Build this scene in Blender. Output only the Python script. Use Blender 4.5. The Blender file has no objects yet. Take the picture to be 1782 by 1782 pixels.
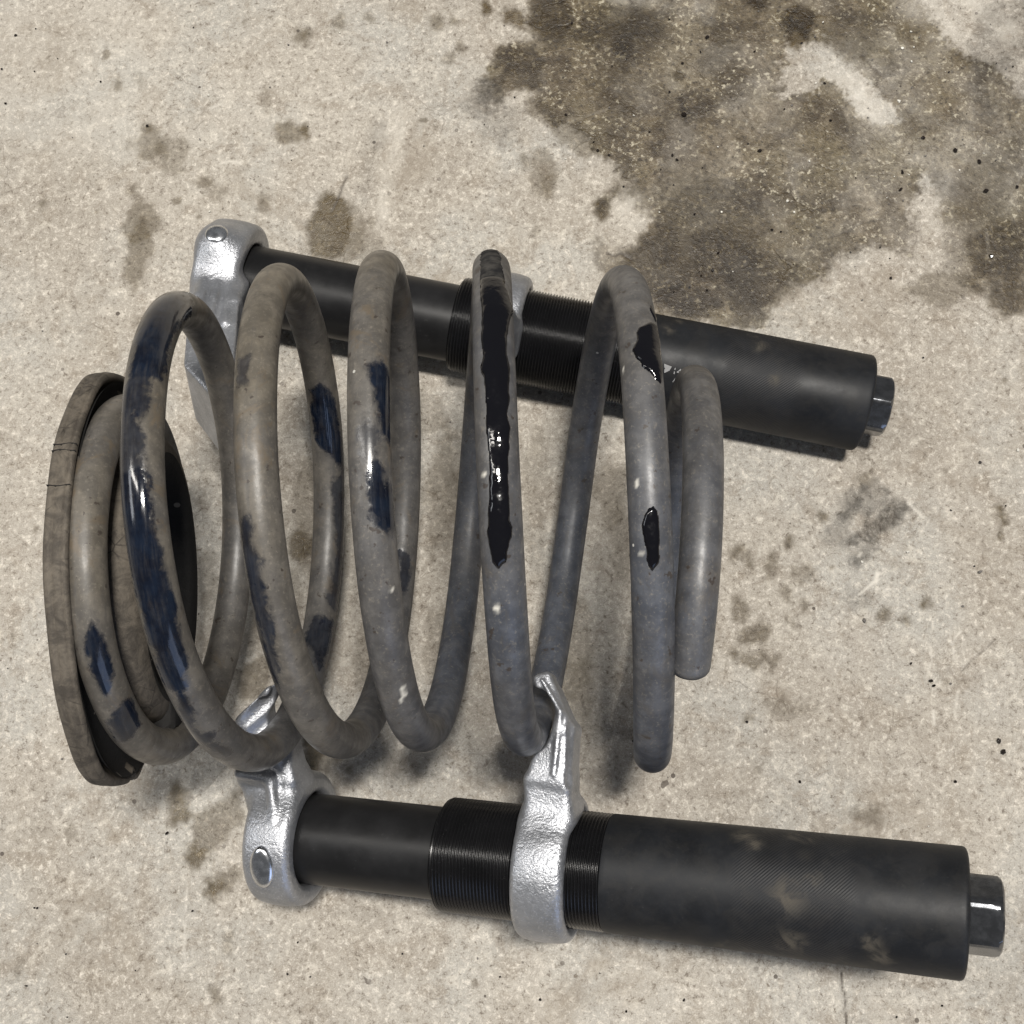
import bpy, math, random
import numpy as np
from mathutils import Matrix, Vector

random.seed(7)
rng = np.random.RandomState(11)
sc = bpy.context.scene

# ------------------------------------------------------------------ camera, world, lamps, exposure
CAM_H = 0.58759
CAM_R = ((0.9993, 0.0089, 0.0360), (0.0, 0.9706, -0.2408), (-0.0370, 0.2407, 0.9699))
cam_data = bpy.data.cameras.new('camera')
cam_data.sensor_width = 36.0
cam_data.lens = 45.38
cam_data.clip_start = 0.01
cam_data.clip_end = 50
cam = bpy.data.objects.new('camera', cam_data)
sc.collection.objects.link(cam)
cam.matrix_world = Matrix.Translation((0, 0, CAM_H)) @ Matrix(CAM_R).to_4x4()
sc.camera = cam

world = bpy.data.worlds.new('World')
sc.world = world
world.use_nodes = True
bg = world.node_tree.nodes['Background']
bg.inputs['Color'].default_value = (0.95, 0.97, 1.0, 1)
bg.inputs['Strength'].default_value = 0.12

def area(name, loc, target, sx, sy, power, col):
    l = bpy.data.lights.new(name, 'AREA')
    l.shape = 'RECTANGLE'
    l.size, l.size_y, l.energy, l.color = sx, sy, power, col
    o = bpy.data.objects.new(name, l)
    sc.collection.objects.link(o)
    o.location = loc
    d = Vector(target) - Vector(loc)
    o.rotation_euler = d.to_track_quat('-Z', 'Y').to_euler()
    return o

area('ceiling_lamp', (0.22, 0.17, 2.30), (-0.05, 0.11, 0.05), 0.12, 0.34, 68, (1.0, 0.96, 0.90))
area('second_ceiling_lamp', (-1.25, 0.45, 2.20), (-0.05, 0.15, 0.05), 0.12, 1.5, 17, (1.0, 0.955, 0.89))
area('side_window_daylight', (-2.5, 0.15, 2.0), (0.0, 0.1, 0.05), 1.0, 0.7, 14, (0.93, 0.96, 1.0))
area('open_door_daylight', (1.3, -2.4, 0.9), (0.0, 0.05, 0.05), 1.6, 1.5, 12, (0.52, 0.66, 1.0))

sc.view_settings.view_transform = 'Standard'
sc.view_settings.look = 'None'
sc.view_settings.exposure = 0.0
sc.view_settings.gamma = 1.0
sc.render.film_transparent = False

# ------------------------------------------------------------------ measured layout (metres)
D = {'f': 2246.2,'h': 0.58759,'Rw': [[0.999314,0.008921,0.035952],[0.0,0.970567,-0.240831],[-0.037042,0.240665,0.969901]],'wire_t0': -0.35,
'wire_dt': 0.08333333333333333,'wire': [[-0.16449,0.05836,0.04998],[-0.16428,0.08949,0.0459],[-0.16271,0.12123,0.05878],[-0.16053,0.14504,0.08577],
[-0.15843,0.15377,0.12035],[-0.15676,0.14442,0.15348],[-0.15512,0.12018,0.17668],[-0.15328,0.08776,0.18359],[-0.151,0.05634,0.17203],[-0.14828,
0.03516,0.14478],[-0.14551,0.03098,0.10897],[-0.14306,0.04607,0.07441],[-0.14092,0.07744,0.05085],[-0.13916,0.11752,0.04546],[-0.13809,0.15589,
0.06057],[-0.13775,0.18221,0.09285],[-0.13698,0.18915,0.13408],[-0.1349,0.17451,0.17332],[-0.13181,0.14195,0.19982],[-0.12785,0.10013,0.20609],
[-0.12269,0.06047,0.18999],[-0.11625,0.03401,0.15559],[-0.11029,0.02837,0.11206],[-0.1061,0.04548,0.07118],[-0.10317,0.0809,0.0441],[-0.10112,0.12524,
0.03822],[-0.1001,0.16664,0.05517],[-0.10028,0.19398,0.09034],[-0.10014,0.20004,0.13415],[-0.09858,0.18337,0.17479],[-0.096,0.14859,0.20129],
[-0.09267,0.10513,0.20648],[-0.08849,0.06468,0.18888],[-0.08329,0.03825,0.15305],[-0.07826,0.03312,0.10844],[-0.07431,0.05087,0.0669],[-0.07117,
0.0869,0.03949],[-0.06859,0.13171,0.03354],[-0.06659,0.17335,0.0506],[-0.06535,0.20071,0.08603],[-0.06421,0.2065,0.13024],[-0.0626,0.1892,0.17126],
[-0.06057,0.15354,0.19801],[-0.05829,0.10915,0.20326],[-0.05586,0.06794,0.18561],[-0.0531,0.04095,0.14973],[-0.04993,0.03542,0.10524],[-0.04652,
0.05283,0.06402],[-0.04307,0.08848,0.03712],[-0.0393,0.13276,0.03168],[-0.03475,0.17384,0.04914],[-0.02972,0.20073,0.08489],[-0.02541,0.20621,0.1294],
[-0.02253,0.18875,0.17081],[-0.02039,0.15297,0.19807],[-0.01844,0.10837,0.20386],[-0.01669,0.0669,0.18661],[-0.01516,0.03969,0.15103],[-0.0124,0.034,
0.10669],[-0.00735,0.05128,0.06565],[-0.00085,0.08673,0.03903],[0.00574,0.13053,0.03394],[0.01189,0.17065,0.0516],[0.01792,0.19618,0.08711],[0.02272,
0.20007,0.13071],[0.02548,0.18119,0.17042],[0.02689,0.14472,0.1955],[0.02812,0.10049,0.19943],[0.02967,0.06013,0.18152],[0.03124,0.03388,0.147],
[0.03358,0.0279,0.10551],[0.03736,0.0426,0.06816],[0.04203,0.07285,0.04457],[0.0461,0.10962,0.04033],[0.04878,0.14259,0.05574],[0.05053,0.16263,
0.08602],[0.05097,0.1645,0.12269],[0.04992,0.14778,0.15596],[0.04771,0.11669,0.17711],[0.04457,0.07918,0.18078],[0.04064,0.04469,0.16609],[0.03594,
0.02185,0.13679],[0.03041,0.01639,0.10037]],'paint': [[[[1.123,2.1323],[1.092,2.1121],[1.0575,1.7717],[1.0385,1.3934],[1.037,0.9752],[1.0565,-0.2263],
[1.0885,0.1591],[1.111,0.4867],[1.13,0.4251],[1.1455,0.2811],[1.158,0.4945],[1.157,1.0132],[1.1635,1.3833],[1.16,1.9005],[1.15,2.1576]],1.0],[[[1.163,
2.1246],[1.158,1.5836],[1.162,1.1205],[1.173,1.2439],[1.1815,1.0718],[1.1875,1.4178],[1.1845,1.8045],[1.189,2.2627],[1.178,2.8029],[1.1695,2.5637]],
0.9],[[[1.1855,2.8208],[1.1855,1.6996],[1.1975,1.3575],[1.2135,1.3246],[1.223,1.5093],[1.2205,2.8272]],0.85],[[[1.2155,2.6399],[1.215,1.6344],[1.22,
1.1748],[1.233,1.068],[1.246,0.9903],[1.262,0.9747],[1.28,0.7883],[1.296,0.7042],[1.3095,0.6964],[1.321,0.6282],[1.3315,0.8448],[1.3345,1.2056],
[1.347,1.1683],[1.3465,1.9173],[1.343,2.2915],[1.328,2.1287],[1.3135,2.1718],[1.293,2.1575],[1.276,2.378],[1.26,2.8092],[1.2435,2.8189],[1.2265,
2.8278]],1.0],[[[1.3525,1.6787],[1.356,1.3466],[1.367,1.5041],[1.3805,1.895],[1.3875,1.5847],[1.391,0.9984],[1.395,1.5036],[1.4075,0.95],[1.4185,
1.0663],[1.4065,1.6048],[1.396,1.9156],[1.391,2.2427],[1.3805,2.2204],[1.3655,1.9951]],1.0],[[[1.4205,1.6967],[1.4235,1.3987],[1.431,1.6682],[1.4335,
1.9928]],0.7],[[[0.2875,1.1728],[0.29,0.9667],[0.299,0.8843],[0.3125,0.7426],[0.3275,0.7621],[0.341,1.1998],[0.3345,1.4992],[0.3145,1.5139],[0.2975,
1.4497]],1.0],[[[0.3705,1.5151],[0.3575,0.7228],[0.3575,0.2452],[0.367,0.1066],[0.383,0.378],[0.393,1.0448],[0.396,1.7782],[0.383,1.7323]],1.0],
[[[2.2545,2.5186],[2.254,2.1224],[2.2655,1.9194],[2.2795,1.8066],[2.29,1.7036],[2.304,1.7114],[2.322,1.7649],[2.3415,1.9859],[2.358,2.2261],[2.347,
2.3516],[2.324,2.2215],[2.305,2.268],[2.2905,2.4363],[2.272,2.4857]],0.9],[[[2.162,2.236],[2.162,1.7938],[2.1695,1.7056],[2.179,1.8834],[2.1785,
2.229]],0.7],[[[1.867,-2.0254],[1.871,-1.4392],[1.8645,-1.0783],[1.851,-0.7054],[1.826,-0.4712],[1.802,0.0664],[1.789,-0.1477],[1.7955,-0.718],
[1.8025,-1.1633],[1.8115,-1.7171],[1.823,-2.1881],[1.841,-2.2677]],1.0],[[[1.78,-1.0361],[1.7835,-0.1885],[1.751,0.1647],[1.723,0.1713],[1.695,
-0.1113],[1.6725,-0.3277],[1.676,-0.9179],[1.699,-0.8089],[1.7265,-0.6477],[1.7505,-0.9414]],0.75],[[[1.6395,-1.9695],[1.6595,-1.73],[1.662,-0.9992],
[1.6615,-0.4396],[1.6465,-0.439],[1.6265,-0.529],[1.6135,-0.6803]],0.85],[[[3.177,1.3769],[3.1735,0.796],[3.1775,0.2326],[3.193,0.0073],[3.2165,
0.1919],[3.2145,0.6355],[3.2035,0.9672],[3.1865,1.089]],1.0],[[[3.2065,1.6543],[3.208,1.3382],[3.2175,1.0752],[3.2275,1.1985],[3.2315,1.461],[3.226,
1.75],[3.215,1.8111]],0.6],[[[3.229,1.3977],[3.231,1.0707],[3.24,0.771],[3.251,0.2021],[3.2625,-0.1294],[3.2685,0.4335],[3.2635,1.0409],[3.2565,
1.3612],[3.2445,1.4061]],1.0],[[[2.7085,-1.636],[2.705,-1.0479],[2.6955,-0.8319],[2.68,-0.9915],[2.6715,-1.0756],[2.689,-1.4154]],0.8],[[[3.4435,
2.15],[3.472,1.1454],[3.4985,0.6419],[3.484,1.1325],[3.468,1.6656]],0.6]],'speck': [[[4.308,1.9442],0.0009240000000000001],[[3.3655,1.0565],0.00088],
[[3.371,1.0536],0.00099],[[3.3745,1.2758],0.00066],[[4.483,-1.49],0.00088],[[4.4695,0.3386],0.0007700000000000001],[[5.226,2.2346],0.00066],[[5.2645,
2.1206],0.00055],[[4.236,2.2585],0.00066],[[3.2995,0.8354],0.00055],[[5.156,2.668],0.00055]],'grease': [[[[4.016,1.9],[4.01,1.62],[4.018,1.34],[4.04,
1.18],[4.07,1.06],[4.105,0.95],[4.1325,0.6005],[4.1545,0.9275],[4.175,0.8328],[4.193,0.8692],[4.2045,1.0902],[4.2165,0.9921],[4.238,1.0459],[4.259,
1.1233],[4.273,1.1277],[4.282,1.3104],[4.285,1.634],[4.282,1.904],[4.2725,2.0614],[4.2585,2.1082],[4.2435,1.9675],[4.2225,1.9724],[4.1965,1.9729],
[4.175,2.0509],[4.1565,2.0949],[4.12,2.08],[4.085,2.12],[4.05,2.18],[4.03,2.1]],0.0015],[[[5.1285,1.526],[5.124,1.0594],[5.124,0.6311],[5.1365,
0.5086],[5.1505,0.4692],[5.16,0.4854],[5.169,0.718],[5.1675,1.057],[5.1625,1.2824],[5.1565,1.6155],[5.146,1.9954],[5.1385,1.7457]],0.0011],[[[5.1035,
0.9422],[5.105,0.7167],[5.113,0.4179],[5.117,0.5663],[5.113,0.8563]],0.0005],[[[5.2395,1.6587],[5.2385,1.4383],[5.242,1.2863],[5.251,1.2049],[5.2615,
1.2718],[5.2695,1.4363],[5.2725,1.6104],[5.2705,1.7694],[5.258,1.9216],[5.249,1.9973],[5.2435,1.8087]],0.0016]],'U': {'A': [-0.156927,0.254002,
0.027475],'B': [0.140179,0.189904,0.022177],'ring': 0.00345,'hw': 0.01088,'ring2': 0.13503,'hw2': 0.0092,'thr0': 0.11263,'thr1': 0.19491,
'end': 0.30367,'nut': 0.31407,'rivet': [-0.15348,0.26229,0.05507],'text': [[0.05092,0.19807,0.04288],[0.06257,0.19534,0.04254],[0.05024,0.19506,
0.04076]],'emblem': [[0.04759,0.2021,0.04455],[0.05089,0.20081,0.04428],[0.04989,0.19922,0.04349],[0.04762,0.19841,0.04283]],'dust': [[[0.0492,0.2197,
0.0435],0.0028],[[0.0899,0.2112,0.0426],0.0032],[[0.0952,0.1943,0.0443],0.0024000000000000002],[[0.0548,0.224,0.0396],0.002],[[0.0881,0.2168,0.039],
0.002]],'hexrot': 0.675},'L': {'A': [-0.114504,-0.00102,0.046491],'B': [0.142934,-0.027812,0.10349],'ring': 0.00476,'hw': 0.01007,'ring2': 0.11414,
'hw2': 0.01032,'thr0': 0.07057,'thr1': 0.1366,'end': 0.2651,'nut': 0.27706,'rivet': [-0.11657,-0.01336,0.07141],'dust': [[[0.0668,-0.0014,0.0985],
0.0036000000000000003],[[0.0696,-0.0044,0.1026],0.0028],[[0.0854,-0.0016,0.0993],0.0032],[[0.09,-0.0028,0.1019],0.0032],[[0.0865,-0.0083,0.1084],
0.0024000000000000002],[[0.0882,-0.016,0.1129],0.0024000000000000002],[[0.0595,-0.0397,0.0938],0.0044],[[0.0804,-0.0378,0.1051],0.005],[[0.0865,
-0.0432,0.0976],0.004],[[0.1003,-0.0449,0.0995],0.005],[[0.1065,-0.046,0.0987],0.005],[[0.1101,-0.042,0.1102],0.004],[[0.1066,-0.037,0.114],0.0032],
[[0.0791,-0.0219,0.1119],0.005]],'hexrot': 0.227},'wet': [[[-0.0116,0.4271],[-0.0117,0.4067],[-0.0087,0.4015],[-0.0221,0.3968],[-0.0304,0.391],
[-0.0333,0.3837],[-0.0374,0.3738],[-0.0344,0.3655],[-0.0279,0.367],[-0.0244,0.3752],[-0.0177,0.3684],[-0.0118,0.365],[-0.006,0.3551],[-0.0011,0.3485],
[0.0041,0.3483],[0.0099,0.3434],[0.017,0.3368],[0.0213,0.3319],[0.0284,0.3254],[0.034,0.3173],[0.0405,0.3134],[0.031,0.3136],[0.0243,0.3065],[0.0208,
0.2993],[0.0247,0.2962],[0.0278,0.3064],[0.0338,0.311],[0.0394,0.3062],[0.0413,0.3008],[0.0463,0.2936],[0.0504,0.2904],[0.0432,0.2853],[0.0346,
0.2814],[0.0262,0.2816],[0.02,0.2863],[0.0193,0.2771],[0.0208,0.2679],[0.03,0.2586],[0.0506,0.2448],[0.0643,0.2386],[0.1001,0.236],[0.104,0.2484],
[0.1066,0.2559],[0.1151,0.2596],[0.1292,0.263],[0.1337,0.2696],[0.1409,0.2734],[0.1494,0.2757],[0.1551,0.2771],[0.1618,0.2746],[0.1738,0.2744],
[0.1774,0.2865],[0.1743,0.2927],[0.1791,0.3081],[0.1831,0.3175],[0.1866,0.308],[0.1891,0.2863],[0.1894,0.262],[0.1977,0.2559],[0.2081,0.2497],[0.2129,
0.2413],[0.2294,0.2435],[0.2398,0.3512],[0.2194,0.3776],[0.2003,0.3912],[0.1823,0.4219]]],'hole': [[[0.1177,0.3883],[0.1237,0.3965],[0.1292,0.3914],
[0.1333,0.3963],[0.1411,0.3894],[0.1488,0.3786],[0.1557,0.3732],[0.161,0.3659],[0.1677,0.3593],[0.1732,0.3552],[0.17,0.3469],[0.1624,0.3449],[0.1542,
0.3499],[0.1466,0.3662],[0.1382,0.3697],[0.1262,0.3618],[0.117,0.362],[0.116,0.3768]]],'oil_shade': [[[[-0.1029,0.2921],[-0.1045,0.2828],[-0.1082,0.2767],
[-0.1125,0.2764],[-0.1162,0.2767],[-0.1205,0.278],[-0.1221,0.2862],[-0.1234,0.2947],[-0.1195,0.3008],[-0.1174,0.3065],[-0.1145,0.3145],[-0.1104,
0.311],[-0.1069,0.3075],[-0.1034,0.3017]],0.75],[[[-0.096,0.29],[-0.0965,0.2824],[-0.0995,0.2784],[-0.1025,0.2769],[-0.1057,0.2726],[-0.1082,0.2793],
[-0.1106,0.2838],[-0.1104,0.2902],[-0.1103,0.296],[-0.1084,0.3001],[-0.1063,0.3044],[-0.103,0.3079],[-0.0996,0.3036],[-0.0971,0.2975]],0.4],
[[[-0.0864,0.282],[-0.0869,0.2792],[-0.0884,0.2765],[-0.0915,0.275],[-0.0953,0.2743],[-0.0994,0.2753],[-0.1009,0.279],[-0.1019,0.2823],[-0.1011,
0.2856],[-0.0997,0.289],[-0.096,0.2912],[-0.0919,0.289],[-0.0893,0.2869],[-0.0865,0.2851]],0.3],[[[-0.2018,0.3431],[-0.2002,0.3392],[-0.1989,0.3337],
[-0.2028,0.334],[-0.2047,0.3318],[-0.2077,0.332],[-0.2112,0.3345],[-0.2137,0.3392],[-0.2146,0.3445],[-0.2125,0.3475],[-0.2123,0.3526],[-0.2088,
0.3526],[-0.2054,0.3516],[-0.2031,0.3469]],0.5],[[[-0.2076,0.3514],[-0.2075,0.3504],[-0.208,0.3498],[-0.2085,0.3492],[-0.2093,0.349],[-0.2103,0.3493],
[-0.2106,0.3505],[-0.2109,0.3514],[-0.2108,0.3525],[-0.2101,0.3529],[-0.2097,0.3539],[-0.2089,0.3534],[-0.208,0.3534],[-0.2074,0.3525]],1],[[[-0.1283,
0.3454],[-0.1308,0.3434],[-0.1318,0.3414],[-0.1341,0.3405],[-0.1368,0.3394],[-0.1398,0.3405],[-0.1416,0.343],[-0.142,0.3457],[-0.1418,0.3483],
[-0.1403,0.3508],[-0.1375,0.3524],[-0.1345,0.3502],[-0.132,0.3496],[-0.1292,0.3482]],0.55],[[[-0.1259,0.3463],[-0.1263,0.345],[-0.1265,0.3436],
[-0.1275,0.3431],[-0.1285,0.344],[-0.1295,0.3439],[-0.13,0.3451],[-0.1301,0.3464],[-0.1302,0.3477],[-0.1296,0.3488],[-0.1288,0.3497],[-0.1278,0.3493],
[-0.1269,0.3488],[-0.1265,0.3475]],0.8],[[[-0.1305,0.4022],[-0.1298,0.4005],[-0.1306,0.3991],[-0.1319,0.3985],[-0.1333,0.3985],[-0.1345,0.3995],
[-0.1356,0.4006],[-0.136,0.4024],[-0.1354,0.4039],[-0.1346,0.405],[-0.1334,0.4051],[-0.1324,0.405],[-0.1312,0.4048],[-0.1301,0.4038]],0.5],[[[-0.1266,
0.4008],[-0.1266,0.3988],[-0.1277,0.3983],[-0.1283,0.3974],[-0.1292,0.396],[-0.1302,0.3973],[-0.1304,0.3993],[-0.1308,0.4009],[-0.1311,0.403],
[-0.1301,0.4036],[-0.1293,0.4042],[-0.1285,0.4049],[-0.1278,0.4036],[-0.1268,0.4027]],0.45],[[[-0.109,0.4098],[-0.1092,0.4078],[-0.1102,0.4067],
[-0.1111,0.4053],[-0.1124,0.4067],[-0.1134,0.4072],[-0.1149,0.4078],[-0.1151,0.41],[-0.1147,0.4119],[-0.1138,0.4133],[-0.1129,0.4147],[-0.1114,
0.4146],[-0.11,0.4138],[-0.1101,0.4113]],0.45],[[[-0.0945,0.4115],[-0.0942,0.4105],[-0.0948,0.4095],[-0.0959,0.4088],[-0.0972,0.4095],[-0.0985,
0.4095],[-0.0989,0.4107],[-0.0995,0.4116],[-0.0995,0.4128],[-0.0987,0.4138],[-0.0973,0.4137],[-0.096,0.4143],[-0.0947,0.4137],[-0.0947,0.4124]],0.45],
[[[-0.2246,0.3762],[-0.2244,0.3752],[-0.2247,0.3742],[-0.2255,0.3739],[-0.2264,0.3736],[-0.2271,0.3744],[-0.2274,0.3755],[-0.2277,0.3763],[-0.2282,
0.3775],[-0.2272,0.3779],[-0.2266,0.3783],[-0.2259,0.3789],[-0.225,0.3784],[-0.2245,0.3773]],0.6],[[[-0.2167,0.3434],[-0.2168,0.3427],[-0.217,0.3421],
[-0.2173,0.3412],[-0.2178,0.3417],[-0.2185,0.3416],[-0.2187,0.3426],[-0.2189,0.3434],[-0.2187,0.3442],[-0.2186,0.3449],[-0.2181,0.3454],[-0.2176,
0.3457],[-0.2171,0.345],[-0.2169,0.3441]],0.5],[[[-0.2128,0.378],[-0.2127,0.3764],[-0.2134,0.3754],[-0.2142,0.375],[-0.2151,0.3745],[-0.2156,0.376],
[-0.2164,0.3767],[-0.2167,0.3781],[-0.2165,0.3794],[-0.2161,0.3804],[-0.2155,0.3815],[-0.2146,0.3812],[-0.214,0.3799],[-0.2129,0.3796]],0.25],
[[[-0.187,0.3346],[-0.1888,0.3314],[-0.1884,0.326],[-0.1923,0.3247],[-0.1962,0.3251],[-0.2002,0.3263],[-0.202,0.3308],[-0.203,0.335],[-0.2037,0.3398],
[-0.2012,0.3434],[-0.1977,0.3456],[-0.1939,0.3426],[-0.1892,0.3439],[-0.1866,0.3395]],0.35],[[[-0.1994,0.2951],[-0.2038,0.2924],[-0.2061,0.2896],
[-0.2092,0.2875],[-0.2128,0.2879],[-0.2149,0.2918],[-0.2186,0.2953],[-0.2157,0.3007],[-0.2137,0.3045],[-0.2122,0.3107],[-0.2081,0.3075],[-0.2053,
0.3066],[-0.2029,0.3043],[-0.2003,0.3008]],0.5],[[[-0.2039,0.2802],[-0.2057,0.2735],[-0.2072,0.2675],[-0.2092,0.2594],[-0.211,0.2648],[-0.213,0.2665],
[-0.2146,0.2724],[-0.2139,0.282],[-0.2125,0.2897],[-0.2108,0.2961],[-0.2086,0.2997],[-0.2068,0.2967],[-0.2054,0.2933],[-0.2037,0.289]],0.5],[[[-0.212,
0.3149],[-0.2117,0.3136],[-0.2119,0.3122],[-0.2129,0.3119],[-0.2138,0.3124],[-0.2146,0.313],[-0.2152,0.3139],[-0.2159,0.315],[-0.2154,0.3161],
[-0.2148,0.3168],[-0.2143,0.318],[-0.2133,0.3179],[-0.2127,0.3168],[-0.2118,0.3161]],0.55],[[[-0.1744,0.3189],[-0.1746,0.3179],[-0.1755,0.317],
[-0.1768,0.3164],[-0.1783,0.3167],[-0.1797,0.3172],[-0.1811,0.3179],[-0.1816,0.3191],[-0.1807,0.3201],[-0.1797,0.3208],[-0.1786,0.3213],[-0.177,
0.3218],[-0.1754,0.3212],[-0.1742,0.3202]],0.5],[[[-0.1669,0.3134],[-0.1686,0.3121],[-0.1686,0.3101],[-0.1703,0.3093],[-0.1722,0.31],[-0.1741,0.3103],
[-0.1754,0.3117],[-0.1749,0.3135],[-0.1761,0.3155],[-0.1741,0.3163],[-0.1727,0.3173],[-0.1709,0.3167],[-0.169,0.3165],[-0.1672,0.3154]],0.35],
[[[-0.1442,0.3082],[-0.1446,0.3066],[-0.1451,0.3051],[-0.1465,0.3055],[-0.1475,0.3043],[-0.1488,0.3051],[-0.149,0.307],[-0.1493,0.3083],[-0.1493,
0.3097],[-0.1492,0.3115],[-0.1478,0.3117],[-0.1467,0.3114],[-0.1453,0.3113],[-0.1452,0.3094]],0.45],[[[-0.0334,0.4161],[-0.0338,0.4149],[-0.0342,
0.4137],[-0.0349,0.4124],[-0.036,0.413],[-0.0371,0.4134],[-0.0379,0.4145],[-0.0374,0.4162],[-0.0381,0.4179],[-0.0373,0.4193],[-0.0362,0.4201],
[-0.0349,0.4201],[-0.0344,0.4182],[-0.0332,0.4177]],0.95],[[[-0.0156,0.4071],[-0.0148,0.4042],[-0.0186,0.4061],[-0.0208,0.4066],[-0.0241,0.4074],
[-0.0258,0.4101],[-0.0277,0.4126],[-0.0258,0.4137],[-0.0256,0.4156],[-0.0231,0.4154],[-0.0203,0.4152],[-0.0177,0.4127],[-0.0164,0.4105],[-0.014,
0.4081]],0.8],[[[-0.0578,0.4085],[-0.0584,0.4069],[-0.0593,0.4059],[-0.0602,0.4048],[-0.0616,0.4043],[-0.063,0.4051],[-0.0632,0.4072],[-0.0645,
0.4087],[-0.0641,0.4108],[-0.0631,0.4124],[-0.0615,0.4119],[-0.0602,0.4133],[-0.0595,0.4111],[-0.058,0.4105]],0.5],[[[-0.0502,0.409],[-0.0508,0.4084],
[-0.0511,0.4079],[-0.0516,0.4076],[-0.0523,0.4073],[-0.053,0.4076],[-0.0536,0.4082],[-0.0537,0.4091],[-0.0535,0.41],[-0.0531,0.4107],[-0.0522,0.4105],
[-0.0517,0.4105],[-0.0511,0.4102],[-0.0504,0.4098]],0.5],[[[-0.0519,0.3875],[-0.0525,0.3863],[-0.0524,0.3844],[-0.054,0.3846],[-0.0552,0.3849],
[-0.0563,0.3852],[-0.0574,0.3861],[-0.0582,0.3876],[-0.0578,0.3893],[-0.0566,0.3903],[-0.0554,0.3911],[-0.0541,0.3903],[-0.0525,0.3907],[-0.0523,
0.3888]],0.4],[[[-0.0253,0.3677],[-0.0262,0.3654],[-0.0273,0.3619],[-0.0292,0.361],[-0.0302,0.3632],[-0.0315,0.3641],[-0.0312,0.3671],[-0.0307,
0.3697],[-0.0304,0.3731],[-0.0286,0.3748],[-0.0268,0.3763],[-0.0259,0.3738],[-0.0246,0.3729],[-0.0239,0.3706]],0.55],[[[-0.0467,0.3941],[-0.047,
0.3929],[-0.0476,0.3921],[-0.0484,0.3918],[-0.0492,0.392],[-0.0499,0.3923],[-0.0506,0.393],[-0.0505,0.3942],[-0.0504,0.3952],[-0.05,0.3961],[-0.0493,
0.3969],[-0.0484,0.3965],[-0.0475,0.3963],[-0.0474,0.395]],0.5],[[[0.0017,0.3211],[0.0002,0.3152],[-0.002,0.3109],[-0.0045,0.3059],[-0.008,0.307],
[-0.0111,0.3097],[-0.0123,0.3158],[-0.0123,0.3214],[-0.0123,0.3271],[-0.0105,0.332],[-0.0078,0.3354],[-0.0046,0.3338],[-0.0021,0.3309],[-0.0012,
0.3258]],0.38],[[[-0.0013,0.3149],[-0.0014,0.3126],[-0.0018,0.3097],[-0.0034,0.3089],[-0.005,0.3095],[-0.0063,0.3106],[-0.0076,0.3123],[-0.0075,
0.315],[-0.0067,0.3169],[-0.0067,0.3202],[-0.0049,0.32],[-0.0036,0.3196],[-0.0019,0.3196],[-0.0005,0.3178]],0.45],[[[-0.0155,0.3285],[-0.0153,0.3271],
[-0.0157,0.3258],[-0.0165,0.3253],[-0.0173,0.3251],[-0.0178,0.3265],[-0.0183,0.3273],[-0.0184,0.3285],[-0.0184,0.3299],[-0.0179,0.3309],[-0.0172,
0.3315],[-0.0164,0.3318],[-0.0157,0.3312],[-0.015,0.3302]],0.45],[[[0.0277,0.3017],[0.0264,0.2995],[0.0259,0.2971],[0.0243,0.2968],[0.0226,0.2951],
[0.0212,0.2968],[0.0202,0.2992],[0.02,0.3019],[0.0205,0.3044],[0.0219,0.3056],[0.0231,0.3069],[0.0244,0.3067],[0.0258,0.306],[0.0268,0.3042]],0.9],
[[[0.1331,0.4013],[0.1311,0.3972],[0.1296,0.3933],[0.1271,0.3917],[0.124,0.3892],[0.1204,0.3902],[0.1209,0.3973],[0.1188,0.4016],[0.1195,0.4075],
[0.1223,0.4113],[0.1252,0.4154],[0.1282,0.4119],[0.1316,0.4115],[0.1327,0.4064]],0.9],[[[0.1305,0.4064],[0.1312,0.4042],[0.1296,0.4025],[0.1271,
0.402],[0.1248,0.4017],[0.1222,0.4023],[0.1204,0.4042],[0.1199,0.4066],[0.1224,0.4083],[0.1227,0.4108],[0.1253,0.4111],[0.128,0.412],[0.1291,0.4094],
[0.1312,0.4084]],1.0],[[[0.1114,0.417],[0.1112,0.4148],[0.1099,0.4125],[0.1068,0.412],[0.1038,0.4116],[0.1023,0.414],[0.0993,0.4149],[0.1004,0.4173],
[0.0996,0.4197],[0.1025,0.4205],[0.1045,0.4218],[0.1071,0.4216],[0.1099,0.4212],[0.1104,0.4189]],0.9],[[[0.067,0.3555],[0.0674,0.3521],[0.067,0.3501],
[0.0668,0.3476],[0.0659,0.3475],[0.0649,0.3487],[0.0641,0.3516],[0.0637,0.3548],[0.063,0.3582],[0.063,0.3613],[0.0637,0.3623],[0.0647,0.3612],[0.0654,
0.3598],[0.0662,0.3582]],1.0],[[[-0.1674,0.0132],[-0.1668,0.0104],[-0.1656,0.0067],[-0.1671,0.0051],[-0.1694,0.0059],[-0.1713,0.0061],[-0.1737,
0.0073],[-0.1752,0.0108],[-0.1765,0.0144],[-0.1763,0.0176],[-0.1753,0.0203],[-0.1727,0.0199],[-0.1705,0.0182],[-0.1686,0.016]],0.75],[[[-0.1667,
0.0134],[-0.1666,0.0116],[-0.1674,0.0105],[-0.1684,0.0101],[-0.1694,0.0106],[-0.1702,0.0111],[-0.1709,0.012],[-0.1716,0.0134],[-0.1714,0.0149],
[-0.1704,0.0156],[-0.1699,0.017],[-0.1688,0.0171],[-0.1676,0.0165],[-0.1668,0.0151]],0.5],[[[-0.1594,-0.0091],[-0.1587,-0.0117],[-0.1601,-0.0134],
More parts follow.
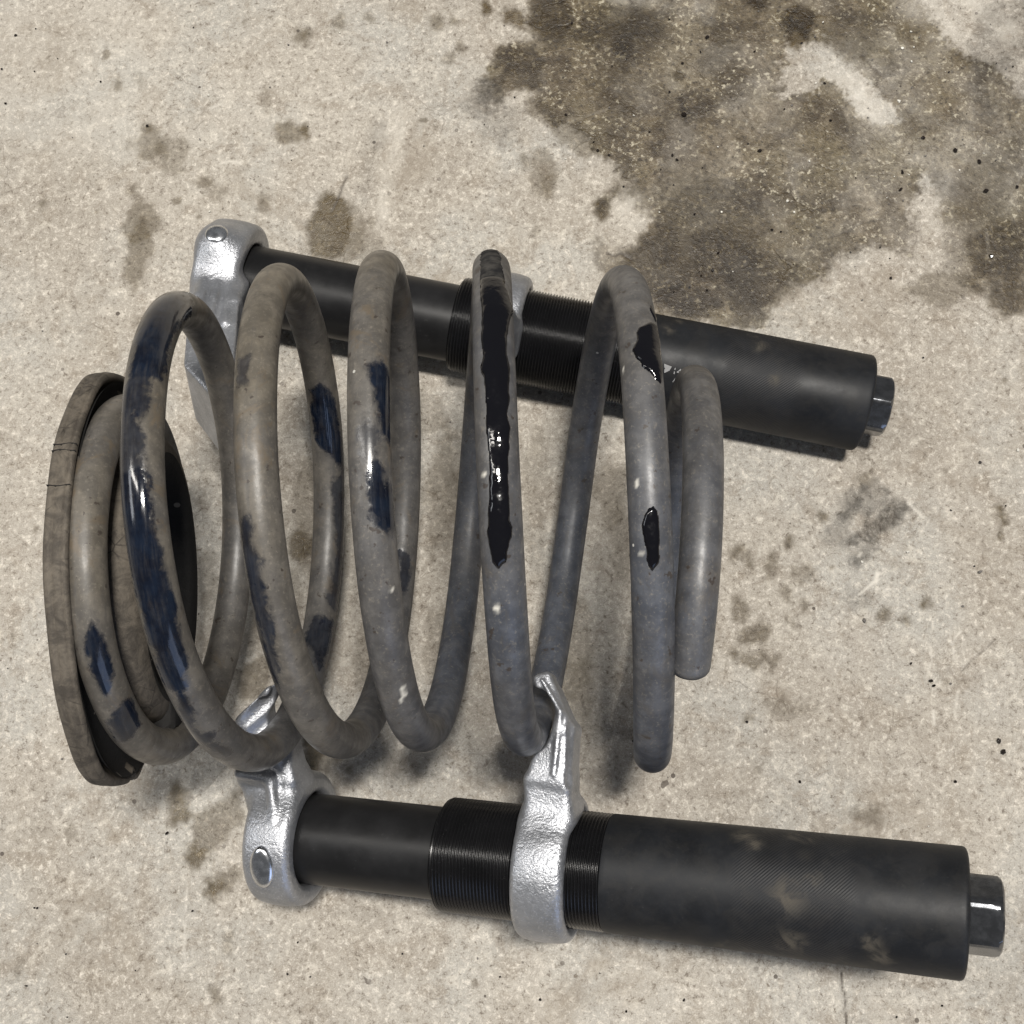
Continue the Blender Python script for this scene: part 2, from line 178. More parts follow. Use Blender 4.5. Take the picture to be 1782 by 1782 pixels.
[-0.1617,-0.0148],[-0.1638,-0.0149],[-0.1651,-0.0126],[-0.1666,-0.0113],[-0.1664,-0.0091],[-0.1664,-0.0071],[-0.166,-0.0049],[-0.1642,-0.0046],
[-0.1624,-0.0037],[-0.1609,-0.0053],[-0.16,-0.0071]],1.0],[[[-0.1512,-0.0245],[-0.1514,-0.0264],[-0.1522,-0.028],[-0.1533,-0.0288],[-0.1545,-0.0277],
[-0.1556,-0.0273],[-0.1565,-0.0262],[-0.1574,-0.0245],[-0.1568,-0.0227],[-0.1565,-0.0207],[-0.155,-0.0211],[-0.1539,-0.0208],[-0.153,-0.0219],
[-0.1514,-0.0225]],1.0],[[[-0.1453,-0.0213],[-0.1469,-0.0238],[-0.1491,-0.0259],[-0.1509,-0.0256],[-0.1527,-0.0254],[-0.1528,-0.0231],[-0.1518,
-0.0204],[-0.1515,-0.0173],[-0.1487,-0.0159],[-0.1468,-0.0146],[-0.1452,-0.0145],[-0.1442,-0.0153],[-0.1437,-0.0167],[-0.1442,-0.0189]],0.5],
[[[-0.1727,0.0051],[-0.1723,0.0038],[-0.1728,0.003],[-0.1734,0.0028],[-0.1739,0.0031],[-0.1743,0.0035],[-0.1747,0.0042],[-0.1751,0.0051],[-0.1749,
0.0061],[-0.1748,0.0073],[-0.1743,0.0081],[-0.1737,0.0074],[-0.173,0.0072],[-0.1729,0.006]],0.6],[[[-0.1651,0.0021],[-0.1622,0.0071],[-0.1547,0.0116],
[-0.1434,0.0196],[-0.1422,0.0046],[-0.1513,-0.0041],[-0.1575,-0.0078],[-0.1629,-0.0041]],0.5],[[[0.1466,0.1607],[0.1455,0.1598],[0.145,0.1589],
[0.1439,0.158],[0.1422,0.1578],[0.1407,0.1584],[0.1401,0.1596],[0.1397,0.1608],[0.1409,0.1616],[0.1418,0.1623],[0.1428,0.1627],[0.144,0.1627],[0.1458,
0.163],[0.1457,0.1616]],0.6],[[[0.1238,0.1424],[0.1241,0.1414],[0.1233,0.1411],[0.1228,0.1401],[0.122,0.1401],[0.1216,0.1411],[0.1212,0.1417],[0.1213,
0.1424],[0.1212,0.1432],[0.1215,0.144],[0.1223,0.1442],[0.1229,0.144],[0.1234,0.1436],[0.1239,0.1431]],0.7],[[[0.0891,0.1219],[0.089,0.1198],[0.0881,
0.1185],[0.0871,0.118],[0.0863,0.1186],[0.0854,0.1188],[0.0848,0.1201],[0.0848,0.1219],[0.0853,0.1234],[0.0857,0.1251],[0.0865,0.1264],[0.0875,
0.1258],[0.0882,0.1248],[0.0892,0.124]],0.55],[[[0.1011,0.1185],[0.1,0.1157],[0.0986,0.1148],[0.0973,0.1122],[0.0963,0.1132],[0.0958,0.115],[0.0958,
0.1173],[0.0958,0.1197],[0.097,0.1218],[0.098,0.1242],[0.0993,0.1256],[0.1003,0.125],[0.1009,0.1234],[0.1014,0.1215]],0.55],[[[0.1057,0.107],[0.1062,
0.1056],[0.1052,0.1049],[0.1044,0.1041],[0.1033,0.104],[0.1024,0.1047],[0.1023,0.106],[0.1015,0.107],[0.1024,0.108],[0.1031,0.1087],[0.1037,0.1092],
[0.1045,0.1093],[0.1054,0.1091],[0.1059,0.1081]],0.5],[[[0.1175,0.1155],[0.1167,0.1139],[0.1154,0.1126],[0.113,0.1128],[0.1109,0.1117],[0.1092,
0.1128],[0.1087,0.1143],[0.1087,0.1156],[0.108,0.1171],[0.1101,0.1177],[0.1116,0.1184],[0.1134,0.1186],[0.1154,0.1182],[0.1155,0.1166]],0.4],
[[[0.0867,0.0991],[0.0863,0.097],[0.0852,0.0953],[0.0838,0.0944],[0.0825,0.0954],[0.0806,0.0949],[0.0799,0.0969],[0.0797,0.0992],[0.0802,0.1013],
[0.081,0.1035],[0.0826,0.1048],[0.084,0.103],[0.0853,0.1024],[0.086,0.101]],0.65],[[[0.0969,0.0917],[0.0943,0.0892],[0.0938,0.0876],[0.0924,0.0853],
[0.0891,0.0846],[0.0866,0.0846],[0.0841,0.0846],[0.0825,0.0857],[0.0823,0.0875],[0.085,0.0894],[0.087,0.0909],[0.0894,0.0917],[0.0927,0.0934],[0.0935,
0.0917]],0.65],[[[0.0942,0.0762],[0.0929,0.075],[0.0914,0.074],[0.0889,0.0732],[0.086,0.0738],[0.0842,0.0745],[0.0824,0.0752],[0.0823,0.0762],[0.0827,
0.0772],[0.0834,0.0784],[0.0864,0.0783],[0.0889,0.0787],[0.0919,0.0785],[0.0927,0.0772]],0.65],[[[0.0977,0.0754],[0.0977,0.0745],[0.0974,0.0737],
[0.0969,0.0735],[0.0963,0.0728],[0.0959,0.0738],[0.0957,0.0745],[0.0953,0.0754],[0.0958,0.0762],[0.0958,0.0776],[0.0966,0.0773],[0.0971,0.0774],
[0.0977,0.0773],[0.098,0.0765]],0.9],[[[0.0807,0.0786],[0.0804,0.078],[0.0802,0.0774],[0.0797,0.077],[0.0792,0.0773],[0.0786,0.0773],[0.0785,0.078],
[0.078,0.0786],[0.0786,0.0791],[0.0789,0.0796],[0.0793,0.0798],[0.0798,0.0799],[0.0805,0.08],[0.0805,0.0791]],0.8],[[[0.1136,0.0531],[0.1129,0.0515],
[0.1097,0.0505],[0.1048,0.0507],[0.0997,0.0503],[0.0946,0.0516],[0.0953,0.0537],[0.0916,0.0553],[0.0934,0.0568],[0.098,0.057],[0.101,0.0584],[0.1061,
0.0575],[0.1101,0.0562],[0.1151,0.0548]],0.35],[[[0.1093,0.0906],[0.1087,0.0904],[0.1077,0.0906],[0.1067,0.0909],[0.1054,0.0916],[0.1052,0.0926],
[0.104,0.0937],[0.1042,0.0943],[0.1052,0.0943],[0.106,0.0943],[0.1072,0.0941],[0.1084,0.0931],[0.1086,0.0921],[0.1096,0.0911]],0.8],[[[0.1138,0.1],
[0.1136,0.099],[0.1131,0.0984],[0.1127,0.0982],[0.1121,0.0979],[0.1116,0.0981],[0.1114,0.0991],[0.1115,0.1],[0.1114,0.1011],[0.1117,0.102],[0.1124,
0.1023],[0.113,0.1025],[0.1134,0.1017],[0.1137,0.101]],0.6],[[[0.1493,0.0956],[0.1487,0.0945],[0.1479,0.094],[0.1471,0.0934],[0.1465,0.0941],[0.1458,
0.0945],[0.1459,0.0956],[0.1459,0.0967],[0.1466,0.0976],[0.1474,0.0981],[0.1481,0.0986],[0.1489,0.0984],[0.1493,0.0976],[0.15,0.0968]],0.8],[[[0.1586,
0.0939],[0.1586,0.0931],[0.1579,0.0929],[0.1575,0.0921],[0.1569,0.0924],[0.1566,0.0929],[0.1562,0.0933],[0.1562,0.0939],[0.156,0.0947],[0.1565,
0.0954],[0.1571,0.0956],[0.1578,0.0957],[0.1583,0.0953],[0.1585,0.0946]],0.7],[[[0.1692,0.101],[0.169,0.1004],[0.1684,0.1002],[0.1678,0.1001],[0.1673,
0.0999],[0.1668,0.1002],[0.1663,0.1005],[0.1666,0.101],[0.1667,0.1014],[0.1668,0.102],[0.1675,0.102],[0.1681,0.1022],[0.1684,0.1017],[0.1689,0.1014]],
0.8],[[[0.2057,0.14],[0.2054,0.1375],[0.2048,0.1359],[0.2042,0.1362],[0.2036,0.1356],[0.2032,0.1363],[0.2032,0.1383],[0.2029,0.14],[0.2034,0.1419],
[0.2039,0.1433],[0.2044,0.1448],[0.205,0.1449],[0.2052,0.1432],[0.2059,0.1425]],0.75],[[[0.1074,0.1291],[0.1072,0.128],[0.1067,0.1275],[0.1063,
0.1265],[0.1058,0.1269],[0.1056,0.1277],[0.105,0.128],[0.1053,0.1291],[0.1055,0.1299],[0.1056,0.1307],[0.1061,0.1314],[0.1065,0.1312],[0.1069,0.1306],
[0.1072,0.1301]],1],[[[0.0826,0.1255],[0.0815,0.1242],[0.0806,0.1225],[0.0799,0.122],[0.0796,0.1225],[0.0796,0.1234],[0.08,0.1248],[0.0805,0.1265],
[0.0814,0.1278],[0.0824,0.1298],[0.083,0.1299],[0.0835,0.13],[0.0834,0.1288],[0.0832,0.1274]],0.6],[[[0.0853,0.0481],[0.0852,0.0475],[0.0848,0.047],
[0.0844,0.0465],[0.0838,0.0466],[0.0833,0.0469],[0.0829,0.0474],[0.0829,0.0481],[0.0828,0.0489],[0.0835,0.0491],[0.0839,0.0495],[0.0845,0.0498],
[0.085,0.0493],[0.0851,0.0486]],0.9],[[[0.1419,0.1028],[0.1411,0.1018],[0.1407,0.1006],[0.1398,0.0998],[0.1389,0.1003],[0.1379,0.1004],[0.1379,
0.1018],[0.1379,0.1028],[0.1381,0.1037],[0.1383,0.1049],[0.1392,0.1056],[0.1402,0.1058],[0.1412,0.1052],[0.1414,0.1039]],0.2],[[[-0.1177,0.1304],
[-0.1183,0.1276],[-0.119,0.1248],[-0.1206,0.1233],[-0.1224,0.1247],[-0.124,0.1256],[-0.1254,0.1275],[-0.1265,0.1305],[-0.1254,0.1333],[-0.1248,
0.1362],[-0.1231,0.1373],[-0.1211,0.1385],[-0.1194,0.1362],[-0.1182,0.1335]],0.7],[[[-0.1158,0.129],[-0.1156,0.1274],[-0.1161,0.1264],[-0.1168,
0.1261],[-0.1175,0.1258],[-0.1181,0.1264],[-0.1184,0.1278],[-0.1188,0.129],[-0.1191,0.1308],[-0.1186,0.1321],[-0.1176,0.1316],[-0.117,0.1321],
[-0.1163,0.1316],[-0.1159,0.1303]],0.9],[[[-0.1062,0.1428],[-0.1081,0.1312],[-0.111,0.1259],[-0.1124,0.1125],[-0.1163,0.1169],[-0.1199,0.1208],
[-0.1217,0.1322],[-0.123,0.1429],[-0.1242,0.1562],[-0.1228,0.1695],[-0.1188,0.1739],[-0.1148,0.1701],[-0.1116,0.1628],[-0.1091,0.1541]],0.4],
[[[-0.0818,0.0809],[-0.0832,0.0717],[-0.0856,0.0652],[-0.0882,0.0649],[-0.0906,0.0633],[-0.093,0.0655],[-0.0937,0.0737],[-0.0944,0.0822],[-0.0929,
0.0914],[-0.0901,0.095],[-0.0879,0.0996],[-0.086,0.0964],[-0.0832,0.0971],[-0.0826,0.0892]],0.3],[[[-0.1199,0.0992],[-0.1231,0.0942],[-0.1249,0.0892],
[-0.1273,0.0858],[-0.1295,0.086],[-0.1305,0.0907],[-0.133,0.0935],[-0.132,0.1017],[-0.129,0.1067],[-0.1274,0.1138],[-0.1245,0.1189],[-0.1222,0.1165],
[-0.1214,0.1108],[-0.1192,0.1073]],0.3],[[[0.014,0.0829],[0.0138,0.0708],[0.01,0.0622],[0.0059,0.0564],[0.0025,0.0604],[-0.0013,0.0626],[-0.0017,
0.0737],[-0.0025,0.0847],[0.001,0.0946],[0.0042,0.1013],[0.0077,0.108],[0.011,0.1055],[0.0135,0.1009],[0.0135,0.0914]],0.35],[[[-0.16,0.1142],
[-0.1598,0.1077],[-0.1607,0.1019],[-0.1631,0.1031],[-0.1647,0.0994],[-0.1663,0.1052],[-0.1679,0.1087],[-0.1694,0.1143],[-0.1697,0.1215],[-0.1676,
0.1243],[-0.1663,0.1278],[-0.1643,0.128],[-0.1622,0.1258],[-0.1615,0.1192]],0.3],[[[-0.1355,0.0665],[-0.1364,0.0627],[-0.1389,0.0588],[-0.1426,
0.0582],[-0.1454,0.0605],[-0.1472,0.0635],[-0.1467,0.0675],[-0.1475,0.0714],[-0.1452,0.075],[-0.1419,0.0758],[-0.1387,0.0786],[-0.1354,0.0775],
[-0.1327,0.0747],[-0.1326,0.0701]],0.6],[[[-0.109,0.0348],[-0.108,0.0304],[-0.1091,0.0272],[-0.1104,0.0254],[-0.1119,0.0268],[-0.1132,0.0281],
[-0.1141,0.0312],[-0.1142,0.0348],[-0.1151,0.0394],[-0.1141,0.0427],[-0.1125,0.0426],[-0.1112,0.0428],[-0.11,0.0411],[-0.1091,0.0382]],0.85],
[[[-0.1018,0.0373],[-0.1028,0.0336],[-0.1043,0.0308],[-0.1059,0.0268],[-0.1089,0.0264],[-0.1116,0.0289],[-0.1134,0.0327],[-0.1131,0.0374],[-0.1137,
0.042],[-0.1115,0.0446],[-0.1097,0.0488],[-0.1068,0.0457],[-0.1033,0.047],[-0.1015,0.0423]],0.5],[[[-0.1355,0.0883],[-0.1372,0.0831],[-0.1397,0.0793],
[-0.1417,0.0812],[-0.1435,0.081],[-0.1455,0.0819],[-0.1453,0.0865],[-0.1437,0.0908],[-0.1427,0.095],[-0.1409,0.0994],[-0.1386,0.1002],[-0.1372,
0.0983],[-0.135,0.0979],[-0.1358,0.0928]],0.3],[[[0.0317,0.1533],[0.0291,0.1479],[0.0273,0.1423],[0.0242,0.1377],[0.0215,0.1412],[0.0199,0.1452],
[0.0191,0.1497],[0.0166,0.155],[0.0182,0.1622],[0.0212,0.1672],[0.0245,0.1658],[0.0271,0.1662],[0.0308,0.1667],[0.0317,0.1602]],0.4],[[[0.0356,
0.1291],[0.0345,0.1216],[0.0324,0.1182],[0.0309,0.112],[0.0287,0.1131],[0.0268,0.1164],[0.0252,0.1215],[0.0262,0.1292],[0.0251,0.1376],[0.027,0.1436],
[0.0292,0.1472],[0.0313,0.1427],[0.0332,0.1415],[0.0349,0.1368]],0.3],[[[-0.0559,0.1948],[-0.0559,0.189],[-0.0588,0.1857],[-0.062,0.1856],[-0.0647,
0.1844],[-0.0686,0.184],[-0.0708,0.1892],[-0.0694,0.1949],[-0.0688,0.199],[-0.0671,0.2021],[-0.0654,0.2075],[-0.0623,0.2042],[-0.0598,0.2025],
[-0.0566,0.2001]],0.3],[[[-0.0472,0.154],[-0.0493,0.1406],[-0.0519,0.1264],[-0.0554,0.1295],[-0.059,0.1229],[-0.0618,0.1286],[-0.0614,0.1434],
[-0.0629,0.1558],[-0.0604,0.1703],[-0.0566,0.1756],[-0.0535,0.1915],[-0.0503,0.1862],[-0.0484,0.1778],[-0.0486,0.165]],0.4],[[[-0.0519,0.0835],
[-0.0523,0.0769],[-0.0542,0.0716],[-0.0565,0.069],[-0.0591,0.0671],[-0.0612,0.0707],[-0.0626,0.0765],[-0.0605,0.0845],[-0.0606,0.0916],[-0.059,
0.0991],[-0.0562,0.0991],[-0.0534,0.1019],[-0.0511,0.0984],[-0.0501,0.0914]],0.35],[[[0.0144,0.0627],[0.0139,0.057],[0.0136,0.0486],[0.0104,0.0478],
[0.0078,0.0496],[0.005,0.0501],[0.0025,0.0548],[0.0028,0.0628],[0.0037,0.0696],[0.0055,0.0749],[0.0083,0.0749],[0.0106,0.0759],[0.0133,0.0749],
[0.0139,0.0682]],0.35],[[[-0.007,0.1488],[-0.0071,0.1348],[-0.0081,0.1207],[-0.0102,0.1112],[-0.0124,0.119],[-0.0139,0.127],[-0.0161,0.1331],[-0.017,
0.1489],[-0.0151,0.1617],[-0.0146,0.1792],[-0.0121,0.1788],[-0.0098,0.1874],[-0.0074,0.1808],[-0.0072,0.1622]],0.25],[[[0.1412,0.0069],[0.1406,
0.0054],[0.1394,0.0041],[0.1378,0.0031],[0.1361,0.0043],[0.1349,0.0048],[0.1336,0.0056],[0.1322,0.0069],[0.1336,0.0084],[0.1345,0.0098],[0.1363,
0.0107],[0.138,0.0098],[0.1401,0.0101],[0.1402,0.0082]],0.45],[[[0.1323,0.0082],[0.1314,0.0075],[0.1313,0.0064],[0.1301,0.0061],[0.129,0.0066],
[0.1283,0.007],[0.1274,0.0074],[0.1271,0.0082],[0.1272,0.0091],[0.1281,0.0097],[0.1291,0.0101],[0.1304,0.0104],[0.1309,0.0094],[0.1318,0.009]],0.35],
[[[-0.2308,0.0021],[-0.2312,0.0013],[-0.2314,0.0003],[-0.2329,0.0005],[-0.2339,-0.0],[-0.2351,0.0004],[-0.2358,0.0012],[-0.2365,0.0021],[-0.2359,
0.0029],[-0.2351,0.0035],[-0.2344,0.0045],[-0.2331,0.0037],[-0.2322,0.0034],[-0.2308,0.0031]],0.15],[[[-0.2371,-0.0592],[-0.2374,-0.0608],[-0.238,
-0.0615],[-0.2386,-0.0617],[-0.2394,-0.0624],[-0.2393,-0.0607],[-0.2396,-0.0599],[-0.2392,-0.0586],[-0.239,-0.0573],[-0.2384,-0.0566],[-0.2377,
-0.0552],[-0.2374,-0.0563],[-0.2371,-0.0571],[-0.2365,-0.0576]],0.5],[[[-0.1445,-0.0479],[-0.1442,-0.0494],[-0.1448,-0.05],[-0.1451,-0.0512],[-0.1457,
-0.0507],[-0.1461,-0.0498],[-0.1466,-0.0492],[-0.1469,-0.0479],[-0.1465,-0.0468],[-0.1465,-0.0454],[-0.146,-0.045],[-0.1454,-0.0445],[-0.145,-0.0459],
[-0.1444,-0.0464]],0.45],[[[-0.1487,-0.0688],[-0.1479,-0.07],[-0.148,-0.0706],[-0.1476,-0.0717],[-0.1479,-0.072],[-0.1485,-0.0719],[-0.1495,-0.0707],
[-0.1502,-0.0696],[-0.1509,-0.0685],[-0.1517,-0.067],[-0.1514,-0.0666],[-0.1508,-0.0667],[-0.1502,-0.0669],[-0.1494,-0.0673]],0.55],[[[-0.2582,
0.3088],[-0.2577,0.3076],[-0.2585,0.3073],[-0.2589,0.3069],[-0.2595,0.3069],[-0.2601,0.3071],[-0.2604,0.308],[-0.2608,0.3088],[-0.261,0.3099],
[-0.2605,0.3106],[-0.2598,0.3106],[-0.2592,0.3113],[-0.2585,0.3108],[-0.2581,0.3097]],0.55],[[[-0.1478,0.3665],[-0.1476,0.3633],[-0.148,0.3612],
[-0.1483,0.3573],[-0.1492,0.3598],[-0.15,0.3607],[-0.1509,0.3624],[-0.1507,0.3666],[-0.1507,0.3694],[-0.1503,0.3716],[-0.1498,0.373],[-0.1491,0.3744],
[-0.1482,0.374],[-0.1476,0.3702]],0.3],[[[0.1007,0.213],[0.101,0.212],[0.1001,0.2115],[0.0993,0.2113],[0.0985,0.2112],[0.0976,0.2113],[0.0972,0.2122],
[0.0967,0.2131],[0.0973,0.214],[0.0978,0.2148],[0.0987,0.215],[0.0996,0.2152],[0.1005,0.2149],[0.101,0.214]],0.2],[[[0.2065,0.2557],[0.2007,0.2521],
[0.1945,0.2503],[0.1897,0.2472],[0.1822,0.247],[0.1776,0.2503],[0.174,0.253],[0.1693,0.2563],[0.175,0.2594],[0.1771,0.2632],[0.1843,0.2632],[0.1902,
0.2629],[0.1972,0.2627],[0.1991,0.259]],0.45],[[[0.2291,0.2734],[0.2259,0.2666],[0.2231,0.2592],[0.2175,0.2529],[0.211,0.2555],[0.2066,0.2606],[0.202,
0.2656],[0.2006,0.2739],[0.2026,0.2828],[0.2087,0.2876],[0.2144,0.2901],[0.2199,0.2895],[0.2274,0.2901],[0.2273,0.2804]],0.55],[[[0.2291,0.2494],
[0.2272,0.2463],[0.2254,0.2429],[0.2206,0.242],[0.2153,0.2399],[0.213,0.2443],[0.2093,0.2462],[0.2086,0.2497],[0.2101,0.2531],[0.2139,0.2551],[0.2176,
0.2568],[0.2225,0.2584],[0.2264,0.2558],[0.2272,0.2523]],0.6],[[[0.1072,0.2879],[0.0995,0.282],[0.0914,0.278],[0.0815,0.2789],[0.0721,0.2803],[0.0653,
0.2861],[0.0521,0.2916],[0.0528,0.3012],[0.0597,0.3078],[0.0683,0.312],[0.0784,0.3168],[0.0904,0.312],[0.1026,0.3071],[0.1052,0.2971]],0.5],[[[0.099,
0.2699],[0.0889,0.2659],[0.0842,0.2616],[0.0762,0.2611],[0.0685,0.262],[0.0573,0.2622],[0.0529,0.269],[0.0504,0.276],[0.0572,0.281],[0.0618,0.2863],
[0.0709,0.2877],[0.0819,0.2899],[0.0904,0.2839],[0.0986,0.2779]],0.6],[[[0.061,0.2638],[0.0589,0.2568],[0.0545,0.2493],[0.0458,0.2534],[0.0393,0.254],
[0.0313,0.256],[0.0303,0.2641],[0.0327,0.2705],[0.0335,0.2771],[0.0393,0.2802],[0.0453,0.2868],[0.0519,0.281],[0.0573,0.2769],[0.0639,0.2715]],0.6],
[[[0.0607,0.2825],[0.0599,0.2781],[0.0561,0.2762],[0.053,0.2749],[0.0497,0.2745],[0.0465,0.276],[0.0428,0.2782],[0.0419,0.2828],[0.0445,0.2866],
[0.0465,0.29],[0.0498,0.2928],[0.0541,0.2929],[0.0568,0.2894],[0.0606,0.2871]],0.7],[[[0.1174,0.2632],[0.1182,0.2557],[0.1111,0.2517],[0.1043,0.2494],
[0.0973,0.2498],[0.0898,0.2512],[0.0892,0.2585],[0.0832,0.2638],[0.0884,0.2695],[0.0911,0.276],[0.099,0.2752],[0.1055,0.2773],[0.1104,0.2731],[0.1187,
0.2706]],0.35],[[[0.1465,0.2779],[0.1464,0.275],[0.143,0.2727],[0.1384,0.2703],[0.132,0.2707],[0.1258,0.2718],[0.123,0.275],[0.1247,0.2783],[0.1259,
0.2809],[0.1275,0.2841],[0.1324,0.2871],[0.1394,0.286],[0.1449,0.284],[0.1481,0.2811]],0.3],[[[0.0576,0.4049],[0.0547,0.4001],[0.0474,0.3971],[0.0388,
0.3953],[0.0299,0.3966],[0.0241,0.3996],[0.0138,0.4012],[0.0154,0.406],[0.0157,0.4104],[0.0201,0.4146],[0.0289,0.4177],[0.0391,0.4151],[0.0467,
0.4127],[0.0566,0.4101]],0.45],[[[0.0116,0.4027],[0.0107,0.3978],[0.0053,0.3958],[0.0014,0.3925],[-0.0036,0.3946],[-0.0089,0.3952],[-0.0097,0.3998],
[-0.0146,0.4034],[-0.0107,0.4071],[-0.0073,0.4096],[-0.0038,0.4129],[0.0009,0.4109],[0.0056,0.4101],[0.0076,0.4064]],0.4],[[[0.059,0.3528],[0.0561,
0.3447],[0.0467,0.3427],[0.0353,0.3427],[0.0261,0.3525],[0.0158,0.3608],[0.0153,0.3712],[0.0187,0.3788],[0.0204,0.3889],[0.0321,0.3879],[0.0434,
0.3883],[0.0516,0.3775],[0.0573,0.3691],[0.0604,0.3604]],0.3],[[[0.085,0.3353],[0.0834,0.3207],[0.0757,0.3147],[0.0702,0.305],[0.0626,0.3046],[0.058,
0.3154],[0.0543,0.3245],[0.0473,0.3361],[0.0521,0.3502],[0.056,0.365],[0.0651,0.3617],[0.0731,0.3716],[0.0799,0.3623],[0.0809,0.3471]],0.25],
[[[-0.0058,0.3864],[-0.0075,0.3825],[-0.0131,0.3812],[-0.0171,0.3803],[-0.0213,0.3799],[-0.0264,0.3805],[-0.0317,0.3827],[-0.0297,0.387],[-0.0305,
0.3909],[-0.0272,0.394],[-0.0212,0.3932],[-0.0167,0.394],[-0.0105,0.3941],[-0.0108,0.3893]],0.55],[[[0.0405,0.3902],[0.0394,0.3881],[0.0382,0.3863],
[0.0363,0.3861],[0.0346,0.3864],[0.0325,0.3863],[0.032,0.3886],[0.0319,0.3904],[0.0325,0.3921],[0.0327,0.3945],[0.0346,0.3955],[0.0366,0.3954],
[0.0379,0.3937],[0.0394,0.3924]],0.8],[[[-0.0058,0.3721],[-0.007,0.3689],[-0.0124,0.3688],[-0.0166,0.3686],[-0.0218,0.3682],[-0.0264,0.371],[-0.0284,
0.3746],[-0.0272,0.3774],[-0.0266,0.3802],[-0.0245,0.3832],[-0.0188,0.3814],[-0.0131,0.3824],[-0.0086,0.3792],[-0.0083,0.3754]],0.7],[[[0.0016,
0.3507],[-0.0006,0.3491],[-0.0041,0.3502],[-0.0072,0.3515],[-0.0101,0.3536],[-0.0127,0.3564],[-0.0122,0.3591],[-0.0134,0.3625],[-0.0113,0.3642],
[-0.0075,0.3619],[-0.0046,0.3627],[-0.0027,0.3592],[-0.0012,0.3569],[0.0011,0.354]],0.5],[[[0.0213,0.3311],[0.0183,0.3299],[0.0135,0.3316],[0.0092,
0.3352],[0.0044,0.3369],[0.0024,0.341],[-0.0007,0.3451],[0.0011,0.3471],[0.0021,0.3496],[0.0056,0.3501],[0.0107,0.3464],[0.0149,0.3431],[0.0169,
0.3393],[0.0211,0.3348]],0.5],[[[0.0079,0.4129],[0.0093,0.4054],[0.0061,0.3993],[0.0011,0.3974],[-0.0036,0.3984],[-0.0084,0.4002],[-0.0115,0.4062],
[-0.0116,0.4134],[-0.0121,0.4213],[-0.0087,0.4274],[-0.0031,0.4263],[0.0009,0.4262],[0.0056,0.4254],[0.006,0.4181]],0.6],[[[0.0441,0.3985],[0.0407,
0.3956],[0.0392,0.3917],[0.0319,0.3905],[0.0246,0.3913],[0.0174,0.3925],[0.0146,0.396],[0.0103,0.3994],[0.0159,0.4022],[0.0179,0.4058],[0.0252,
0.4059],[0.0319,0.4065],[0.039,0.4053],[0.0429,0.402]],0.55],[[[0.0459,0.3076],[0.0433,0.3051],[0.0403,0.3033],[0.0365,0.3043],[0.033,0.3052],[0.0305,
0.3077],[0.0263,0.3105],[0.0287,0.3139],[0.0294,0.3174],[0.0332,0.3182],[0.0369,0.3183],[0.0402,0.3165],[0.0436,0.3146],[0.0473,0.3114]],0.4],
[[[0.0805,0.2497],[0.0738,0.2469],[0.0729,0.2412],[0.0642,0.2423],[0.0577,0.244],[0.0483,0.2441],[0.0487,0.2499],[0.0475,0.2539],[0.0485,0.2579],
[0.0526,0.2612],[0.0593,0.2632],[0.066,0.2599],[0.0726,0.2584],[0.0743,0.2541]],0.6],[[[0.102,0.2514],[0.0988,0.2465],[0.0977,0.2401],[0.0936,0.2404],
[0.0899,0.238],[0.0867,0.2411],[0.0854,0.2465],[0.0839,0.2517],[0.0842,0.2583],[0.0879,0.2617],[0.0912,0.2649],[0.0953,0.2666],[0.0971,0.2599],
[0.1002,0.2572]],0.5],[[[0.08,0.3038],[0.0768,0.3002],[0.0716,0.2988],[0.0652,0.2956],[0.0592,0.3017],[0.0525,0.3059],[0.0524,0.312],[0.0523,0.3175],
[0.0557,0.3213],[0.0606,0.3244],[0.068,0.3245],[0.0762,0.3215],[0.0779,0.3139],[0.0841,0.3083]],0.35],[[[0.1668,0.3954],[0.1619,0.3907],[0.1604,
0.3843],[0.1539,0.3821],[0.1468,0.3812],[0.1429,0.387],[0.1355,0.3894],[0.1392,0.3961],[0.1414,0.4006],[0.1445,0.4044],[0.1485,0.4114],[0.1552,
0.4081],[0.1625,0.4075],[0.1663,0.4019]],0.3],[[[0.2209,0.3011],[0.2197,0.2895],[0.2152,0.2789],[0.2082,0.2766],[0.2022,0.2785],[0.1985,0.2855],
[0.1957,0.2925],[0.1952,0.3016],[0.1959,0.3119],[0.2016,0.3167],[0.206,0.3278],[0.2122,0.3253],[0.2191,0.3236],[0.2203,0.3117]],0.35]],
'smudge': [[[[0.1416,0.1557],[0.1485,0.159],[0.1536,0.1556],[0.1567,0.1506],[0.1654,0.1472],[0.1596,0.1404],[0.1486,0.1337],[0.1464,0.1282],[0.1427,
0.1229],[0.1365,0.117],[0.133,0.1197],[0.1356,0.127],[0.1342,0.1311],[0.1405,0.1378],[0.1461,0.1433],[0.1383,0.1447],[0.1326,0.1379],[0.1269,0.1317],
[0.1239,0.1339],[0.1288,0.1407],[0.1353,0.1475]],0.8],[[[0.1524,0.1477],[0.1486,0.1461],[0.1461,0.1443],[0.142,0.1431],[0.1371,0.1442],[0.1338,
0.1468],[0.1316,0.1496],[0.1334,0.152],[0.1344,0.154],[0.1369,0.1557],[0.1405,0.1571],[0.1452,0.1559],[0.1493,0.1538],[0.1514,0.1508]],0.7],[[[0.133,
0.1317],[0.1317,0.1281],[0.1288,0.1273],[0.1266,0.1277],[0.124,0.1275],[0.1228,0.1298],[0.1211,0.1325],[0.1223,0.1366],[0.1256,0.1386],[0.1278,
0.1426],[0.1311,0.1433],[0.1327,0.1403],[0.1354,0.139],[0.1334,0.1347]],0.5],[[[0.1432,0.1041],[0.1409,0.101],[0.1395,0.0978],[0.1368,0.0956],[0.1339,
